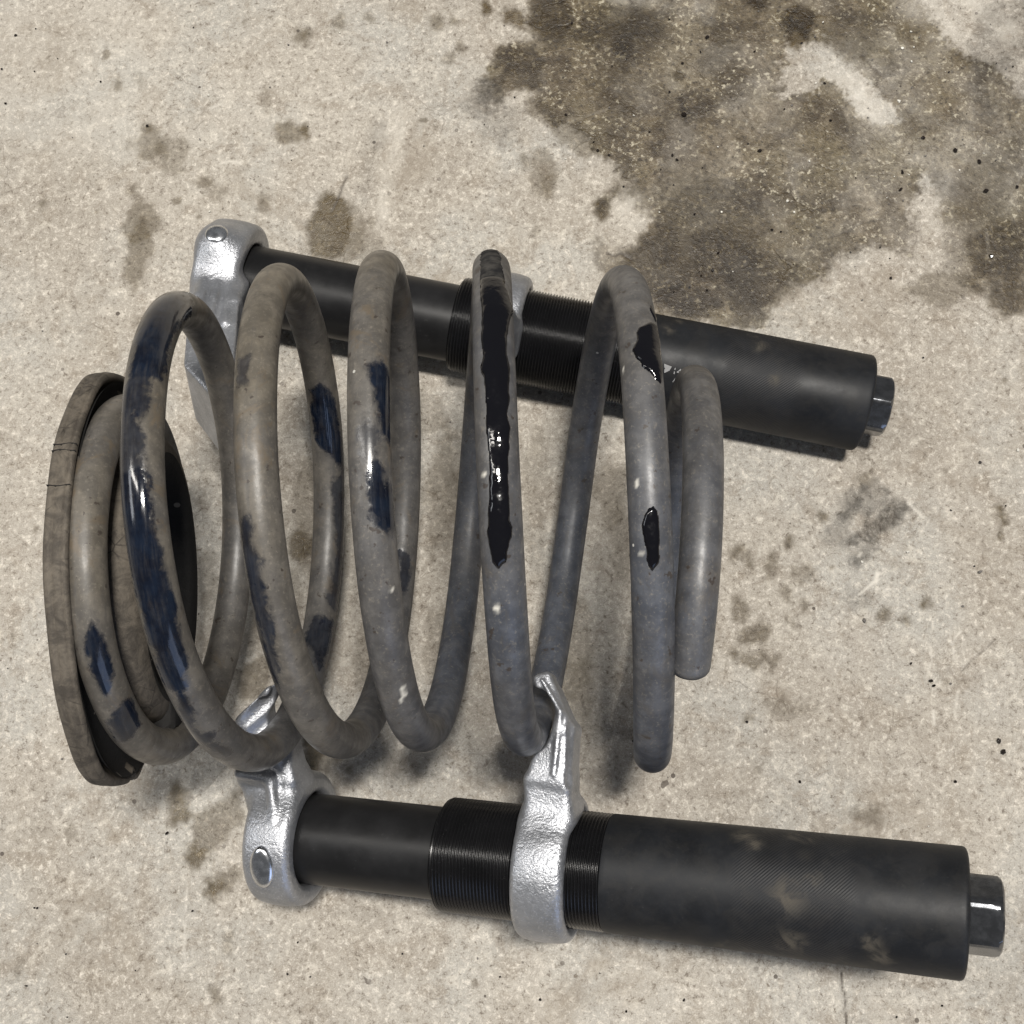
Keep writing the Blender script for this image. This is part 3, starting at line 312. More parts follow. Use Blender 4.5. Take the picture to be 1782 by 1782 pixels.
0.097],[0.1308,0.0975],[0.1307,0.1014],[0.1276,0.1042],[0.13,0.1075],[0.132,0.1102],[0.1349,0.1105],[0.1373,0.1104],[0.1404,0.1104],[0.1414,0.1072]],
0.3],[[[-0.0254,0.3624],[-0.0282,0.3581],[-0.0315,0.3555],[-0.0353,0.3524],[-0.0377,0.3571],[-0.041,0.3586],[-0.04,0.3638],[-0.0427,0.3688],[-0.0401,
0.3738],[-0.0364,0.3766],[-0.0328,0.3751],[-0.0292,0.3757],[-0.028,0.3712],[-0.0265,0.3675]],0.7],[[[-0.0291,0.3589],[-0.0307,0.3552],[-0.0334,
0.3527],[-0.0361,0.3496],[-0.0402,0.3498],[-0.0448,0.3505],[-0.0464,0.3551],[-0.0485,0.3593],[-0.0451,0.3627],[-0.0435,0.366],[-0.0404,0.3691],
[-0.0366,0.3666],[-0.0318,0.3673],[-0.0292,0.3634]],0.4],[[[-0.0192,0.3508],[-0.0191,0.345],[-0.0213,0.3409],[-0.0234,0.3361],[-0.0275,0.3346],
[-0.0308,0.34],[-0.0357,0.3408],[-0.0356,0.3475],[-0.0377,0.3535],[-0.0338,0.3563],[-0.0328,0.3632],[-0.0283,0.3622],[-0.0246,0.3595],[-0.0218,
0.3556]],0.3],[[[-0.0849,0.3425],[-0.0868,0.3388],[-0.0887,0.3358],[-0.091,0.3347],[-0.0932,0.3354],[-0.096,0.3361],[-0.0966,0.3407],[-0.0958,0.3452],
[-0.0948,0.3492],[-0.0932,0.3536],[-0.0905,0.3521],[-0.0885,0.3517],[-0.0855,0.3518],[-0.0859,0.3466]],0.35],[[[-0.0901,0.3222],[-0.0923,0.3156],
[-0.0938,0.3091],[-0.0958,0.3039],[-0.0976,0.3046],[-0.0987,0.3088],[-0.0997,0.3147],[-0.0982,0.3237],[-0.0974,0.3321],[-0.0956,0.3401],[-0.0933,
0.3447],[-0.0915,0.3425],[-0.0902,0.3381],[-0.0901,0.3304]],0.2],[[[-0.0103,0.3503],[-0.0117,0.3463],[-0.0145,0.3439],[-0.0169,0.3394],[-0.0214,
0.3395],[-0.0245,0.3432],[-0.0272,0.3463],[-0.028,0.3507],[-0.0272,0.355],[-0.0241,0.3575],[-0.0208,0.3586],[-0.0172,0.3598],[-0.0126,0.3595],
[-0.0123,0.354]],0.2],[[[0.2423,0.383],[0.234,0.3743],[0.2254,0.3734],[0.2188,0.374],[0.2089,0.3716],[0.2088,0.383],[0.2113,0.3931],[0.2139,0.4027],
[0.2196,0.4122],[0.2277,0.4136],[0.2347,0.4147],[0.2444,0.4164],[0.2486,0.4074],[0.2475,0.3951]],0.45],[[[0.2401,0.3608],[0.2372,0.3531],[0.2311,
0.3488],[0.2254,0.3451],[0.2186,0.344],[0.2119,0.3466],[0.2105,0.3547],[0.2045,0.3617],[0.2086,0.3702],[0.2133,0.3783],[0.2211,0.3837],[0.2302,
0.3838],[0.2332,0.373],[0.2397,0.3692]],0.35]],'pale': [[[[0.1808,0.4116],[0.19,0.4033],[0.2002,0.3884],[0.2063,0.394],[0.1957,0.4096],[0.1858,
0.4186]],0.9],[[[0.211,0.4125],[0.2218,0.4021],[0.2334,0.3925],[0.236,0.3963],[0.2245,0.4059],[0.2138,0.4162]],0.8],[[[0.1573,0.373],[0.1595,0.3652],
[0.1637,0.3569],[0.1593,0.3547],[0.1576,0.3505],[0.1534,0.3491],[0.148,0.3564],[0.1435,0.3609],[0.1393,0.3672],[0.1364,0.3748],[0.1366,0.3813],
[0.1421,0.3805],[0.1466,0.3787],[0.1511,0.3764]],0.7],[[[0.1667,0.3528],[0.1657,0.3497],[0.1631,0.3482],[0.1612,0.3451],[0.1585,0.3471],[0.1556,
0.3473],[0.1549,0.3503],[0.1546,0.3531],[0.1546,0.3562],[0.1563,0.359],[0.1592,0.3596],[0.162,0.3599],[0.165,0.3591],[0.1665,0.3561]],0.9],[[[-0.0781,
0.3551],[-0.0806,0.3357],[-0.0845,0.3134],[-0.0897,0.2915],[-0.0891,0.2913],[-0.0839,0.3132],[-0.08,0.3355],[-0.0775,0.355]],0.9],[[[-0.0804,0.3552],
[-0.0834,0.3325],[-0.0829,0.3324],[-0.0799,0.355]],0.6],[[[-0.1709,0.3295],[-0.1652,0.3303],[-0.1599,0.3289],[-0.1597,0.3302],[-0.1652,0.3316],
[-0.1711,0.3307]],0.7],[[[0.1374,0.105],[0.1448,0.1111],[0.1442,0.1119],[0.1368,0.1059]],0.8],[[[0.1459,0.1105],[0.1473,0.1159],[0.1455,0.1163],
[0.1441,0.1109]],0.9],[[[0.1485,0.1068],[0.1532,0.1082],[0.1531,0.1089],[0.1483,0.1076]],0.7],[[[0.162,0.1488],[0.1654,0.1446],[0.1685,0.1408],
[0.1693,0.1415],[0.1662,0.1454],[0.1628,0.1495]],0.8],[[[0.1669,0.0828],[0.1674,0.0751],[0.1642,0.0674],[0.1649,0.0672],[0.1681,0.075],[0.1677,
0.0829]],0.6],[[[0.1792,0.085],[0.1825,0.0884],[0.1818,0.0891],[0.1785,0.0857]],0.8],[[[0.1779,0.0621],[0.176,0.0506],[0.177,0.0505],[0.179,0.062]],
0.6],[[[0.1553,0.0892],[0.1664,0.0831],[0.1667,0.0837],[0.1556,0.0897]],0.6],[[[0.1662,0.0531],[0.1659,0.0463],[0.1672,0.0463],[0.1674,0.0532]],0.7],
[[[-0.1664,-0.0372],[-0.1645,-0.0587],[-0.1638,-0.0586],[-0.1656,-0.0371]],0.6],[[[-0.1658,-0.0201],[-0.1663,-0.0371],[-0.1657,-0.0372],[-0.1652,
-0.0202]],0.5],[[[-0.133,-0.0801],[-0.1294,-0.0773],[-0.1302,-0.0763],[-0.1338,-0.0792]],0.6],[[[-0.1984,-0.0283],[-0.1952,-0.0261],[-0.1957,-0.0255],
[-0.1989,-0.0277]],0.6],[[[0.1393,0.1259],[0.1375,0.1232],[0.1384,0.1226],[0.1401,0.1253]],0.6],[[[-0.0181,0.3075],[-0.0202,0.3035],[-0.0194,0.303],
[-0.0174,0.3071]],0.9],[[[-0.1192,0.3637],[-0.1075,0.3684],[-0.1079,0.3693],[-0.1196,0.3647]],0.5],[[[-0.177,0.3607],[-0.1712,0.3633],[-0.1716,
0.3642],[-0.1774,0.3617]],0.6],[[[-0.0832,0.3467],[-0.084,0.3456],[-0.0843,0.3442],[-0.0861,0.3439],[-0.0876,0.3447],[-0.0887,0.3452],[-0.0903,
0.3457],[-0.0906,0.3468],[-0.0896,0.3477],[-0.0893,0.3489],[-0.088,0.3497],[-0.0861,0.3498],[-0.0847,0.3489],[-0.0843,0.3477]],0.6],[[[0.0444,0.2998],
[0.0434,0.2964],[0.042,0.2929],[0.0391,0.2919],[0.0359,0.2899],[0.0339,0.2938],[0.0311,0.296],[0.0307,0.3001],[0.0325,0.3034],[0.0334,0.3076],[0.0366,
0.3082],[0.0398,0.3095],[0.043,0.3079],[0.0445,0.3038]],0.7],[[[0.196,0.3078],[0.1952,0.2998],[0.1935,0.291],[0.1906,0.2891],[0.1884,0.2913],[0.1865,
0.2942],[0.1862,0.3014],[0.1851,0.308],[0.1864,0.3162],[0.1881,0.3252],[0.191,0.3233],[0.1933,0.3244],[0.1965,0.3255],[0.1971,0.3167]],0.5],[[[0.0796,
-0.0058],[0.0848,0.0014],[0.0924,0.0061],[0.0914,0.0078],[0.0834,0.0027],[0.078,-0.0047]],0.0],[[[-0.2102,0.3846],[-0.1974,0.37],[-0.2038,0.3576],
[-0.2077,0.3426],[-0.2257,0.3403],[-0.238,0.332],[-0.2536,0.3278],[-0.2706,0.3307],[-0.2805,0.3476],[-0.306,0.3414],[-0.3149,0.357],[-0.3119,0.3741],
[-0.3122,0.3871],[-0.3275,0.4035],[-0.3181,0.4164],[-0.2981,0.4193],[-0.2897,0.4286],[-0.2762,0.4315],[-0.2642,0.4504],[-0.2493,0.4285],[-0.2317,
0.4328],[-0.2162,0.4255],[-0.2004,0.4156],[-0.2053,0.3974]],0.25],[[[-0.1252,-0.0127],[-0.1256,-0.0131],[-0.1258,-0.0135],[-0.1261,-0.0139],[-0.1266,
-0.0137],[-0.1271,-0.0136],[-0.1272,-0.0131],[-0.1276,-0.0128],[-0.1274,-0.0123],[-0.1271,-0.012],[-0.1267,-0.0116],[-0.1262,-0.0119],[-0.1258,
-0.012],[-0.1254,-0.0123]],0.0]],'crack': [[[[0.1184,-0.0577],[0.1188,-0.0635],[0.12,-0.0681],[0.1194,-0.0738],[0.1197,-0.0807],[0.1205,-0.0806],
[0.1202,-0.0738],[0.1208,-0.068],[0.1196,-0.0633],[0.1192,-0.0576]],1.0],[[[0.1364,-0.0576],[0.1364,-0.0645],[0.1368,-0.0645],[0.1368,-0.0575]],0.0],
[[[0.1717,0.0842],[0.1614,0.0674],[0.1537,0.0662],[0.1538,0.0659],[0.1616,0.0672],[0.1719,0.0841]],0.0],[[[-0.1059,0.3219],[-0.1093,0.3109],[-0.1133,
0.3015],[-0.1123,0.3009],[-0.1082,0.3104],[-0.1048,0.3215]],0.7],[[[0.1809,0.0696],[0.1853,0.0747],[0.1972,0.0845],[0.1968,0.085],[0.1849,0.0752],
[0.1804,0.07]],0.6],[[[-0.1507,0.03],[-0.1593,0.0198],[-0.1741,0.0073],[-0.1737,0.0069],[-0.1589,0.0195],[-0.1503,0.0296]],0.5],[[[-0.2559,0.0452],
[-0.2456,0.0491],[-0.2458,0.0496],[-0.2561,0.0457]],0.3],[[[0.1561,0.3838],[0.1587,0.3794],[0.1653,0.3716],[0.1608,0.3684],[0.1675,0.3596],[0.1681,
0.3602],[0.1615,0.3686],[0.1661,0.3718],[0.1593,0.38],[0.1567,0.3843]],0.8],[[[0.0245,0.2764],[0.0289,0.2748],[0.0316,0.2763],[0.037,0.2726],[0.0376,
0.2736],[0.0319,0.2775],[0.0289,0.276],[0.0249,0.2776]],0.9],[[[0.1164,0.3346],[0.1264,0.3601],[0.1258,0.3603],[0.1159,0.3348]],0.5],[[[0.1332,
0.2824],[0.1447,0.2868],[0.152,0.2913],[0.1517,0.2919],[0.1444,0.2875],[0.133,0.2831]],0.5],[[[0.0094,0.0588],[0.0113,0.051],[0.012,0.0512],[0.01,
0.0589]],0.8],[[[-0.1658,-0.036],[-0.1636,-0.03],[-0.1641,-0.0298],[-0.1663,-0.0359]],0.4]],'grit': [[-0.2091,0.3517,0.0013,0],[-0.2827,0.4064,
0.00104,0],[-0.2723,0.4099,0.00065,0],[-0.2707,0.3847,0.0007799999999999999,0],[-0.2882,0.3865,0.0007799999999999999,0],[-0.2841,0.3663,
0.0007799999999999999,0],[-0.2353,0.3778,0.0007799999999999999,0],[-0.2591,0.3919,0.00052,0],[-0.1465,0.3724,0.0007799999999999999,1],[-0.138,0.397,
0.00104,1],[-0.1782,0.3688,0.0007799999999999999,2],[-0.1739,0.303,0.0007799999999999999,2],[0.0651,0.3519,0.00208,0],[0.1022,0.3871,
0.0007799999999999999,0],[0.1837,0.3364,0.0015599999999999998,0],[0.1987,0.3291,0.0018199999999999998,0],[0.2103,0.3226,0.0015599999999999998,0],
[0.212,0.3069,0.0015599999999999998,0],[0.2273,0.3088,0.0013,0],[0.1719,0.3177,0.0013,0],[0.1704,0.3083,0.0015599999999999998,0],[0.1023,0.3311,
0.0013,0],[0.1062,0.2878,0.00104,0],[0.0967,0.3351,0.0007799999999999999,0],[0.2115,0.2719,0.0015599999999999998,0],[0.1623,0.2613,0.0013,0],[0.1383,
0.347,0.00104,0],[0.1157,0.354,0.0007799999999999999,0],[0.1819,0.3967,0.00104,2],[0.1827,0.3877,0.0007799999999999999,2],[0.1145,0.3032,0.0013,2],
[0.173,0.3572,0.0013,2],[0.1265,0.3249,0.00104,2],[0.1394,0.1207,0.0007799999999999999,2],[0.1927,0.1157,0.0015599999999999998,1],[0.1386,0.0935,
0.0015599999999999998,1],[0.1606,0.1254,0.00104,2],[0.1836,0.0998,0.00104,1],[0.215,0.1736,0.00104,2],[0.1972,0.1677,0.0013,0],[0.207,0.1468,
0.0007799999999999999,0],[0.1818,0.1449,0.0007799999999999999,0],[0.0836,0.0481,0.0013,0],[0.1582,0.0738,0.00104,0],[0.1665,0.066,0.0013,0],[0.1676,
0.0639,0.00104,0],[0.1057,0.0218,0.00104,0],[0.1736,0.0217,0.00104,0],[0.1955,0.0346,0.0015599999999999998,0],[0.1942,0.0392,0.0013,0],[-0.1193,
-0.0597,0.0007799999999999999,0],[-0.1153,-0.0466,0.00104,0],[-0.2317,-0.0324,0.0007799999999999999,0],[-0.2145,-0.0777,0.0007799999999999999,0],
[-0.233,-0.0324,0.00052,0],[-0.176,-0.0004,0.00104,0],[-0.1624,-0.0335,0.0007799999999999999,0],[-0.2172,-0.0517,0.00052,0],[0.0328,0.0396,
0.0007799999999999999,0],[0.027,0.3302,0.0007799999999999999,0],[0.0213,0.3328,0.00104,0],[0.0056,0.3532,0.00104,0],[0.0091,0.4061,0.00104,0],[0.0194,
0.3377,0.0007799999999999999,0],[0.0294,0.3805,0.0007799999999999999,0],[0.0783,0.396,0.0015599999999999998,0],[0.0583,0.365,0.00104,0],[0.0609,
0.3269,0.00104,0],[0.0587,0.3295,0.00104,0],[0.0475,0.3426,0.0007799999999999999,0],[0.0339,0.3126,0.00104,0],[0.0732,0.2564,0.0013,0],[0.0707,0.264,
0.00104,0],[0.0649,0.258,0.0007799999999999999,0],[0.0795,0.276,0.00104,0],[0.0764,0.2669,0.00104,0],[0.1366,0.3681,0.00104,0],[0.1263,0.3914,0.00104,
0],[0.0527,0.3217,0.0007799999999999999,0],[-0.0694,-0.0512,0.0007799999999999999,0],[-0.1092,-0.0608,0.0007799999999999999,0],[-0.027,-0.0605,
0.0007799999999999999,0],[0.0517,-0.0695,0.00104,0],[0.0271,-0.0742,0.0007799999999999999,0],[-0.0097,-0.0697,0.0007799999999999999,0],[0.1607,
-0.0713,0.0007799999999999999,0],[0.1411,-0.076,0.0007799999999999999,0]],'pad': {'c': [-0.16642,0.09292,0.11513],'n': [0.99669,0.03845,-0.07167]},
'notch': [-0.16118,0.0207,0.09659],'stop': [-0.15408,0.05152,0.10501],'rimcracks': [[-0.16135,0.12801,0.19232],[-0.16157,0.12438,0.19143],[-0.16082,
0.11017,0.19509]],'bounds': [[-0.29307,0.42772],[0.24054,0.41358],[0.19417,-0.07843],[-0.24377,-0.08062]]}

# ------------------------------------------------------------------ helpers
def mesh_obj(name, verts, faces, mat, parent=None, smooth=True, origin=None):
    v = np.asarray(verts, float).reshape(-1, 3)
    off = np.zeros(3)
    if parent is not None:
        off = np.array(parent.matrix_basis.translation)
        p = parent.parent
        while p is not None:
            off = off + np.array(p.matrix_basis.translation)
            p = p.parent
    elif origin is not None:
        off = np.array(origin)
    me = bpy.data.meshes.new(name)
    me.from_pydata((v - off).tolist(), [], [list(map(int, f)) for f in faces])
    me.update()
    if smooth:
        me.polygons.foreach_set('use_smooth', np.ones(len(me.polygons), bool))
    for m in (mat if isinstance(mat, (list, tuple)) else [mat]):
        me.materials.append(m)
    o = bpy.data.objects.new(name, me)
    sc.collection.objects.link(o)
    if parent is not None:
        o.parent = parent
    elif origin is not None:
        o.location = origin
    return o

def sharp(o, deg=35):
    me = o.data
    me.set_sharp_from_angle(angle=math.radians(deg))

def thing(name, label, cat, loc):
    o = bpy.data.objects.new(name, None)
    sc.collection.objects.link(o)
    o.empty_display_size = 0.02
    o.location = loc
    o['label'] = label
    o['category'] = cat
    return o

def unit(a):
    a = np.asarray(a, float)
    return a / np.linalg.norm(a)

def frame_of(T):
    T = unit(T)
    r = np.array([0, 0, 1.0])
    e1 = unit(r - T * (r @ T))
    e2 = np.cross(T, e1)
    return T, e1, e2

def lathe(base, T, prof, n=96, rad_mod=None, closed=False, cap=(False, False)):
    """prof: list of (axial, radius); returns verts, faces"""
    T, e1, e2 = frame_of(T)
    base = np.asarray(base, float)
    prof = np.asarray(prof, float)
    m = len(prof)
    a = np.linspace(0, 2 * np.pi, n, endpoint=False)
    ax = np.repeat(prof[:, 0][:, None], n, 1)
    ra = np.repeat(prof[:, 1][:, None], n, 1)
    if rad_mod is not None:
        ax, ra = rad_mod(ax, ra, np.repeat(a[None], m, 0))
    V = base + ax[..., None] * T + ra[..., None] * (np.cos(a)[None, :, None] * e1 + np.sin(a)[None, :, None] * e2)
    V = V.reshape(-1, 3)
    F = []
    rows = m if closed else m - 1
    for i in range(rows):
        i2 = (i + 1) % m
        for j in range(n):
            j2 = (j + 1) % n
            F.append((i * n + j, i * n + j2, i2 * n + j2, i2 * n + j))
    if cap[0]:
        F.append(tuple(range(n))[::-1])
    if cap[1]:
        F.append(tuple((m - 1) * n + j for j in range(n)))
    return V, F

# value noise on arbitrary points (numpy)
_lat = rng.rand(64, 64, 64)
def vnoise(P, scale):
    q = np.asarray(P) * scale
    i = np.floor(q).astype(int)
    f = q - i
    f = f * f * (3 - 2 * f)
    def g(a, b, c):
        return _lat[(i[:, 0] + a) & 63, (i[:, 1] + b) & 63, (i[:, 2] + c) & 63]
    x0 = g(0, 0, 0) * (1 - f[:, 0]) + g(1, 0, 0) * f[:, 0]
    x1 = g(0, 1, 0) * (1 - f[:, 0]) + g(1, 1, 0) * f[:, 0]
    y0 = x0 * (1 - f[:, 1]) + x1 * f[:, 1]
    x0 = g(0, 0, 1) * (1 - f[:, 0]) + g(1, 0, 1) * f[:, 0]
    x1 = g(0, 1, 1) * (1 - f[:, 0]) + g(1, 1, 1) * f[:, 0]
    y1 = x0 * (1 - f[:, 1]) + x1 * f[:, 1]
    return y0 * (1 - f[:, 2]) + y1 * f[:, 2]

def fbm(P, scale, octv=4):
    s = 0
    a = 1
    t = 0
    for k in range(octv):
        s = s + a * (vnoise(P + 3.7 * k, scale * 2 ** k) - .5)
        t += a
        a *= .55
    return s / t * 2

def smooth01(x):
    x = np.clip(x, 0, 1)
    return x * x * (3 - 2 * x)

def poly_sd(P, poly):
    """signed distance (negative inside) of 2-D points to a polygon"""
    poly = np.asarray(poly, float)
    d2 = np.full(len(P), 1e9)
    ins = np.zeros(len(P), bool)
    n = len(poly)
    for i in range(n):
        a = poly[i]
        b = poly[(i + 1) % n]
        e = b - a
        L = e @ e
        if L < 1e-14:
            continue
        w = P - a
        t = np.clip((w @ e) / L, 0, 1)
        r = w - t[:, None] * e
        d2 = np.minimum(d2, (r * r).sum(1))
        c = ((a[1] <= P[:, 1]) != (b[1] <= P[:, 1]))
        if abs(e[1]) > 1e-12:
            xi = a[0] + (P[:, 1] - a[1]) / e[1] * e[0]
            ins ^= c & (P[:, 0] < xi)
    d = np.sqrt(d2)
    return np.where(ins, -d, d)

def set_attr(me, name, arr):
    a = me.attributes.new(name, 'FLOAT', 'POINT')
    a.data.foreach_set('value', np.asarray(arr, np.float32))

# ------------------------------------------------------------------ materials
class NT:
    def __init__(self, name):
        self.m = bpy.data.materials.new(name)
        self.m.use_nodes = True
        self.t = self.m.node_tree
        self.b = self.t.nodes['Principled BSDF']
    def n(self, typ, **kw):
        x = self.t.nodes.new(typ)
        for k, v in kw.items():
            if k.startswith('i_'):
                x.inputs[k[2:].replace('_', ' ')].default_value = v
            else:
                setattr(x, k, v)
        return x
    def l(self, a, b):
        self.t.links.new(a, b)
    def noise(self, scale, detail=4, rough=.55, vec=None, dist=0.0):
        x = self.n('ShaderNodeTexNoise')
        x.inputs['Scale'].default_value = scale
        x.inputs['Detail'].default_value = detail
        x.inputs['Roughness'].default_value = rough
        x.inputs['Distortion'].default_value = dist
        if vec is not None:
            self.l(vec, x.inputs['Vector'])
        return x.outputs['Fac']
    def ramp(self, fac, a, b, lo=0.0, hi=1.0):
        x = self.n('ShaderNodeMapRange')
        x.interpolation_type = 'SMOOTHSTEP'
        self.l(fac, x.inputs['Value'])
        x.inputs['From Min'].default_value = a
        x.inputs['From Max'].default_value = b
        x.inputs['To Min'].default_value = lo
        x.inputs['To Max'].default_value = hi
        return x.outputs['Result']
    def math(self, op, a, b=None, clamp=False):
        x = self.n('ShaderNodeMath', operation=op)
        x.use_clamp = clamp
        for i, v in enumerate((a, b)):
            if v is None:
                continue
            if isinstance(v, (int, float)):
                x.inputs[i].default_value = v
            else:
                self.l(v, x.inputs[i])
        return x.outputs[0]
    def mix(self, fac, a, b, mode='MIX'):
        x = self.n('ShaderNodeMix', data_type='RGBA', blend_type=mode)
        x.clamp_factor = True
        for sock, v in ((x.inputs['Factor'], fac), (x.inputs['A'], a), (x.inputs['B'], b)):
            if isinstance(v, (int, float)):
                sock.default_value = v
            elif isinstance(v, tuple):
                sock.default_value = (*v, 1) if len(v) == 3 else v
            else:
                self.l(v, sock)
        return x.outputs['Result']
    def mixf(self, fac, a, b):
        x = self.n('ShaderNodeMix', data_type='FLOAT')
        for sock, v in ((x.inputs['Factor'], fac), (x.inputs['A'], a), (x.inputs['B'], b)):
            if isinstance(v, (int, float)):
                sock.default_value = v
            else:
                self.l(v, sock)
        return x.outputs['Result']
    def attr(self, name):
        return self.n('ShaderNodeAttribute', attribute_name=name).outputs['Fac']
    def obj(self):
        return self.n('ShaderNodeTexCoord').outputs['Object']
    def bump(self, h, dist, strength=1.0, normal=None):
        x = self.n('ShaderNodeBump')
        x.inputs['Strength'].default_value = strength
        x.inputs['Distance'].default_value = dist
        self.l(h, x.inputs['Height'])
        if normal is not None:
            self.l(normal, x.inputs['Normal'])
        return x.outputs['Normal']
    def out(self, color=None, rough=None, metal=None, normal=None, spec=None):
        for k, v in (('Base Color', color), ('Roughness', rough), ('Metallic', metal), ('Normal', normal), ('Specular IOR Level', spec)):
            if v is None:
                continue
            s = self.b.inputs[k]
            if isinstance(v, (int, float)):
                s.default_value = v
            elif isinstance(v, tuple):
                s.default_value = (*v, 1)
            else:
                self.l(v, s)
        return self.m

def mat_concrete():
    t = NT('concrete')
    co = t.obj()
    big = t.noise(7, 5, .6, co)
    med = t.noise(48, 6, .68, co, .5)
    clump = t.noise(150, 5, .7, co, .7)
    fine = t.noise(420, 4, .75, co, .4)
    grain = t.noise(1500, 3, .7, co)
    hue = t.noise(14, 3, .5, co)
    col = t.mix(t.ramp(big, .3, .7), (.300, .269, .226), (.405, .373, .323))
    col = t.mix(t.ramp(hue, .42, .62, 0, .6), col, (.335, .326, .298))
    col = t.mix(t.ramp(med, .50, .68, 0, .6), col, (.225, .188, .145))
    col = t.mix(t.ramp(clump, .50, .68, 0, .42), col, (.62, .575, .495))
    col = t.mix(t.ramp(clump, .46, .32, 0, .42), col, (.225, .187, .143))
    col = t.mix(t.ramp(fine, .52, .70, 0, .7), col, (.68, .63, .55))
    col = t.mix(t.ramp(fine, .46, .30, 0, .9), col, (.125, .102, .078))
    col = t.mix(t.ramp(grain, .5, .75, 0, .55), col, (.14, .115, .09))
    col = t.mix(t.ramp(grain, .45, .25, 0, .5), col, (.72, .68, .60))
    # hair cracks
    blt = t.noise(12, 6, .72, co, .8)
    col = t.mix(t.ramp(blt, .54, .68, 0, .5), col, (.205, .168, .125))
    dv = t.n('ShaderNodeVectorMath', operation='ADD')
    nz = t.n('ShaderNodeTexNoise')
    nz.inputs['Scale'].default_value = 45
    nz.inputs['Detail'].default_value = 4
    t.l(co, nz.inputs['Vector'])
    sc_ = t.n('ShaderNodeVectorMath', operation='SCALE')
    sc_.inputs['Scale'].default_value = .035
    t.l(nz.outputs['Color'], sc_.inputs[0])
    t.l(co, dv.inputs[0])
    t.l(sc_.outputs[0], dv.inputs[1])
    vo = t.n('ShaderNodeTexVoronoi', feature='DISTANCE_TO_EDGE')
    vo.inputs['Scale'].default_value = 42
    t.l(dv.outputs[0], vo.inputs['Vector'])
    hair = t.math('MULTIPLY', t.ramp(vo.outputs['Distance'], .0, .03, 1, 0), t.ramp(t.noise(23, 2, .5, co), .5, .62))
    col = t.mix(t.math('MULTIPLY', hair, .28), col, (.17, .14, .11))
    nz2 = t.n('ShaderNodeTexNoise')
    nz2.inputs['Scale'].default_value = 160
    nz2.inputs['Detail'].default_value = 3
    t.l(co, nz2.inputs['Vector'])
    sc2 = t.n('ShaderNodeVectorMath', operation='SCALE')
    sc2.inputs['Scale'].default_value = .016
    t.l(nz2.outputs['Color'], sc2.inputs[0])
    dv2 = t.n('ShaderNodeVectorMath', operation='ADD')
    t.l(co, dv2.inputs[0])
    t.l(sc2.outputs[0], dv2.inputs[1])
    vo2 = t.n('ShaderNodeTexVoronoi', feature='DISTANCE_TO_EDGE')
    vo2.inputs['Scale'].default_value = 115
    t.l(dv2.outputs[0], vo2.inputs['Vector'])
    hair2 = t.math('MULTIPLY', t.ramp(vo2.outputs['Distance'], .0, .045, 1, 0), t.ramp(t.noise(62, 3, .6, co), .5, .64))
    col = t.mix(t.math('MULTIPLY', hair2, .42), col, (.15, .122, .095))
    # tiny dark pits, sparse
    vp = t.n('ShaderNodeTexVoronoi', feature='F1')
    vp.inputs['Scale'].default_value = 120
    t.l(co, vp.inputs['Vector'])
    sep = t.n('ShaderNodeSeparateColor')
    t.l(vp.outputs['Color'], sep.inputs[0])
    size = t.ramp(sep.outputs['Red'], .78, 1.0, 0, .13)
    pit = t.math('MULTIPLY', t.math('LESS_THAN', vp.outputs['Distance'], size), t.ramp(sep.outputs['Green'], 0, 1, .35, .95))
    vp2 = t.n('ShaderNodeTexVoronoi', feature='F1')
    vp2.inputs['Scale'].default_value = 46
    t.l(dv.outputs[0], vp2.inputs['Vector'])
    sep2 = t.n('ShaderNodeSeparateColor')
    t.l(vp2.outputs['Color'], sep2.inputs[0])
    size2 = t.ramp(sep2.outputs['Red'], .86, 1.0, 0, .13)
    pit2 = t.math('MULTIPLY', t.math('LESS_THAN', vp2.outputs['Distance'], size2), t.ramp(sep2.outputs['Green'], 0, 1, .2, .8))
    pits = t.math('MAXIMUM', pit, pit2)
    col = t.mix(pits, col, (.075, .06, .048))
    # stains mapped on the slab; those under the coil include its painted shadow
    wet, oil_shade, smu, pal, crk = (t.attr(a) for a in ('wet', 'oil_shade', 'smudge', 'pale', 'crack'))
    wn = t.noise(38, 5, .65, co, .6)
    wetc = t.mix(t.ramp(wn, .36, .64), (.14, .112, .075), (.42, .37, .285))
    wetc = t.mix(t.ramp(t.noise(19, 4, .6, co), .46, .62), wetc, (.29, .25, .17))
    wetm = t.mix(1.0, col, wetc, 'MULTIPLY')
    spk = t.noise(420, 3, .6, co)
    flk = t.noise(400, 3, .62, co, .15)
    wetm = t.mix(t.math('MULTIPLY', t.ramp(flk, .56, .66, 0, .66), t.ramp(t.noise(34, 4, .65, co), .42, .60, .12, 1.0)), wetm, (.50, .455, .345))
    wetm = t.mix(t.ramp(flk, .43, .33, 0, .8), wetm, (.045, .035, .022))
    wetm = t.mix(t.ramp(spk, .62, .72, 0, .6), wetm, (.40, .37, .29))
    wetm = t.mix(t.ramp(spk, .40, .30, 0, .7), wetm, (.035, .028, .019))
    col = t.mix(wet, col, wetm)
    oil_shade_c = t.mix(1.0, col, (.215, .17, .095), 'MULTIPLY')
    col = t.mix(t.math('MULTIPLY', oil_shade, t.ramp(wn, .2, .6, .75, 1.0)), col, oil_shade_c)
    smn = t.noise(90, 5, .7, co, .3)
    col = t.mix(t.math('MULTIPLY', smu, t.ramp(smn, .36, .56, .45, 1.0)), col, t.mix(1.0, col, (.30, .295, .29), 'MULTIPLY'))
    col = t.mix(t.math('MULTIPLY', pal, t.ramp(smn, .3, .55, .35, 1.0)), col, (.62, .585, .52))
    col = t.mix(crk, col, (.055, .045, .035))
    wo = t.math('MAXIMUM', t.math('MULTIPLY', wet, .8), t.math('MULTIPLY', oil_shade, .85))
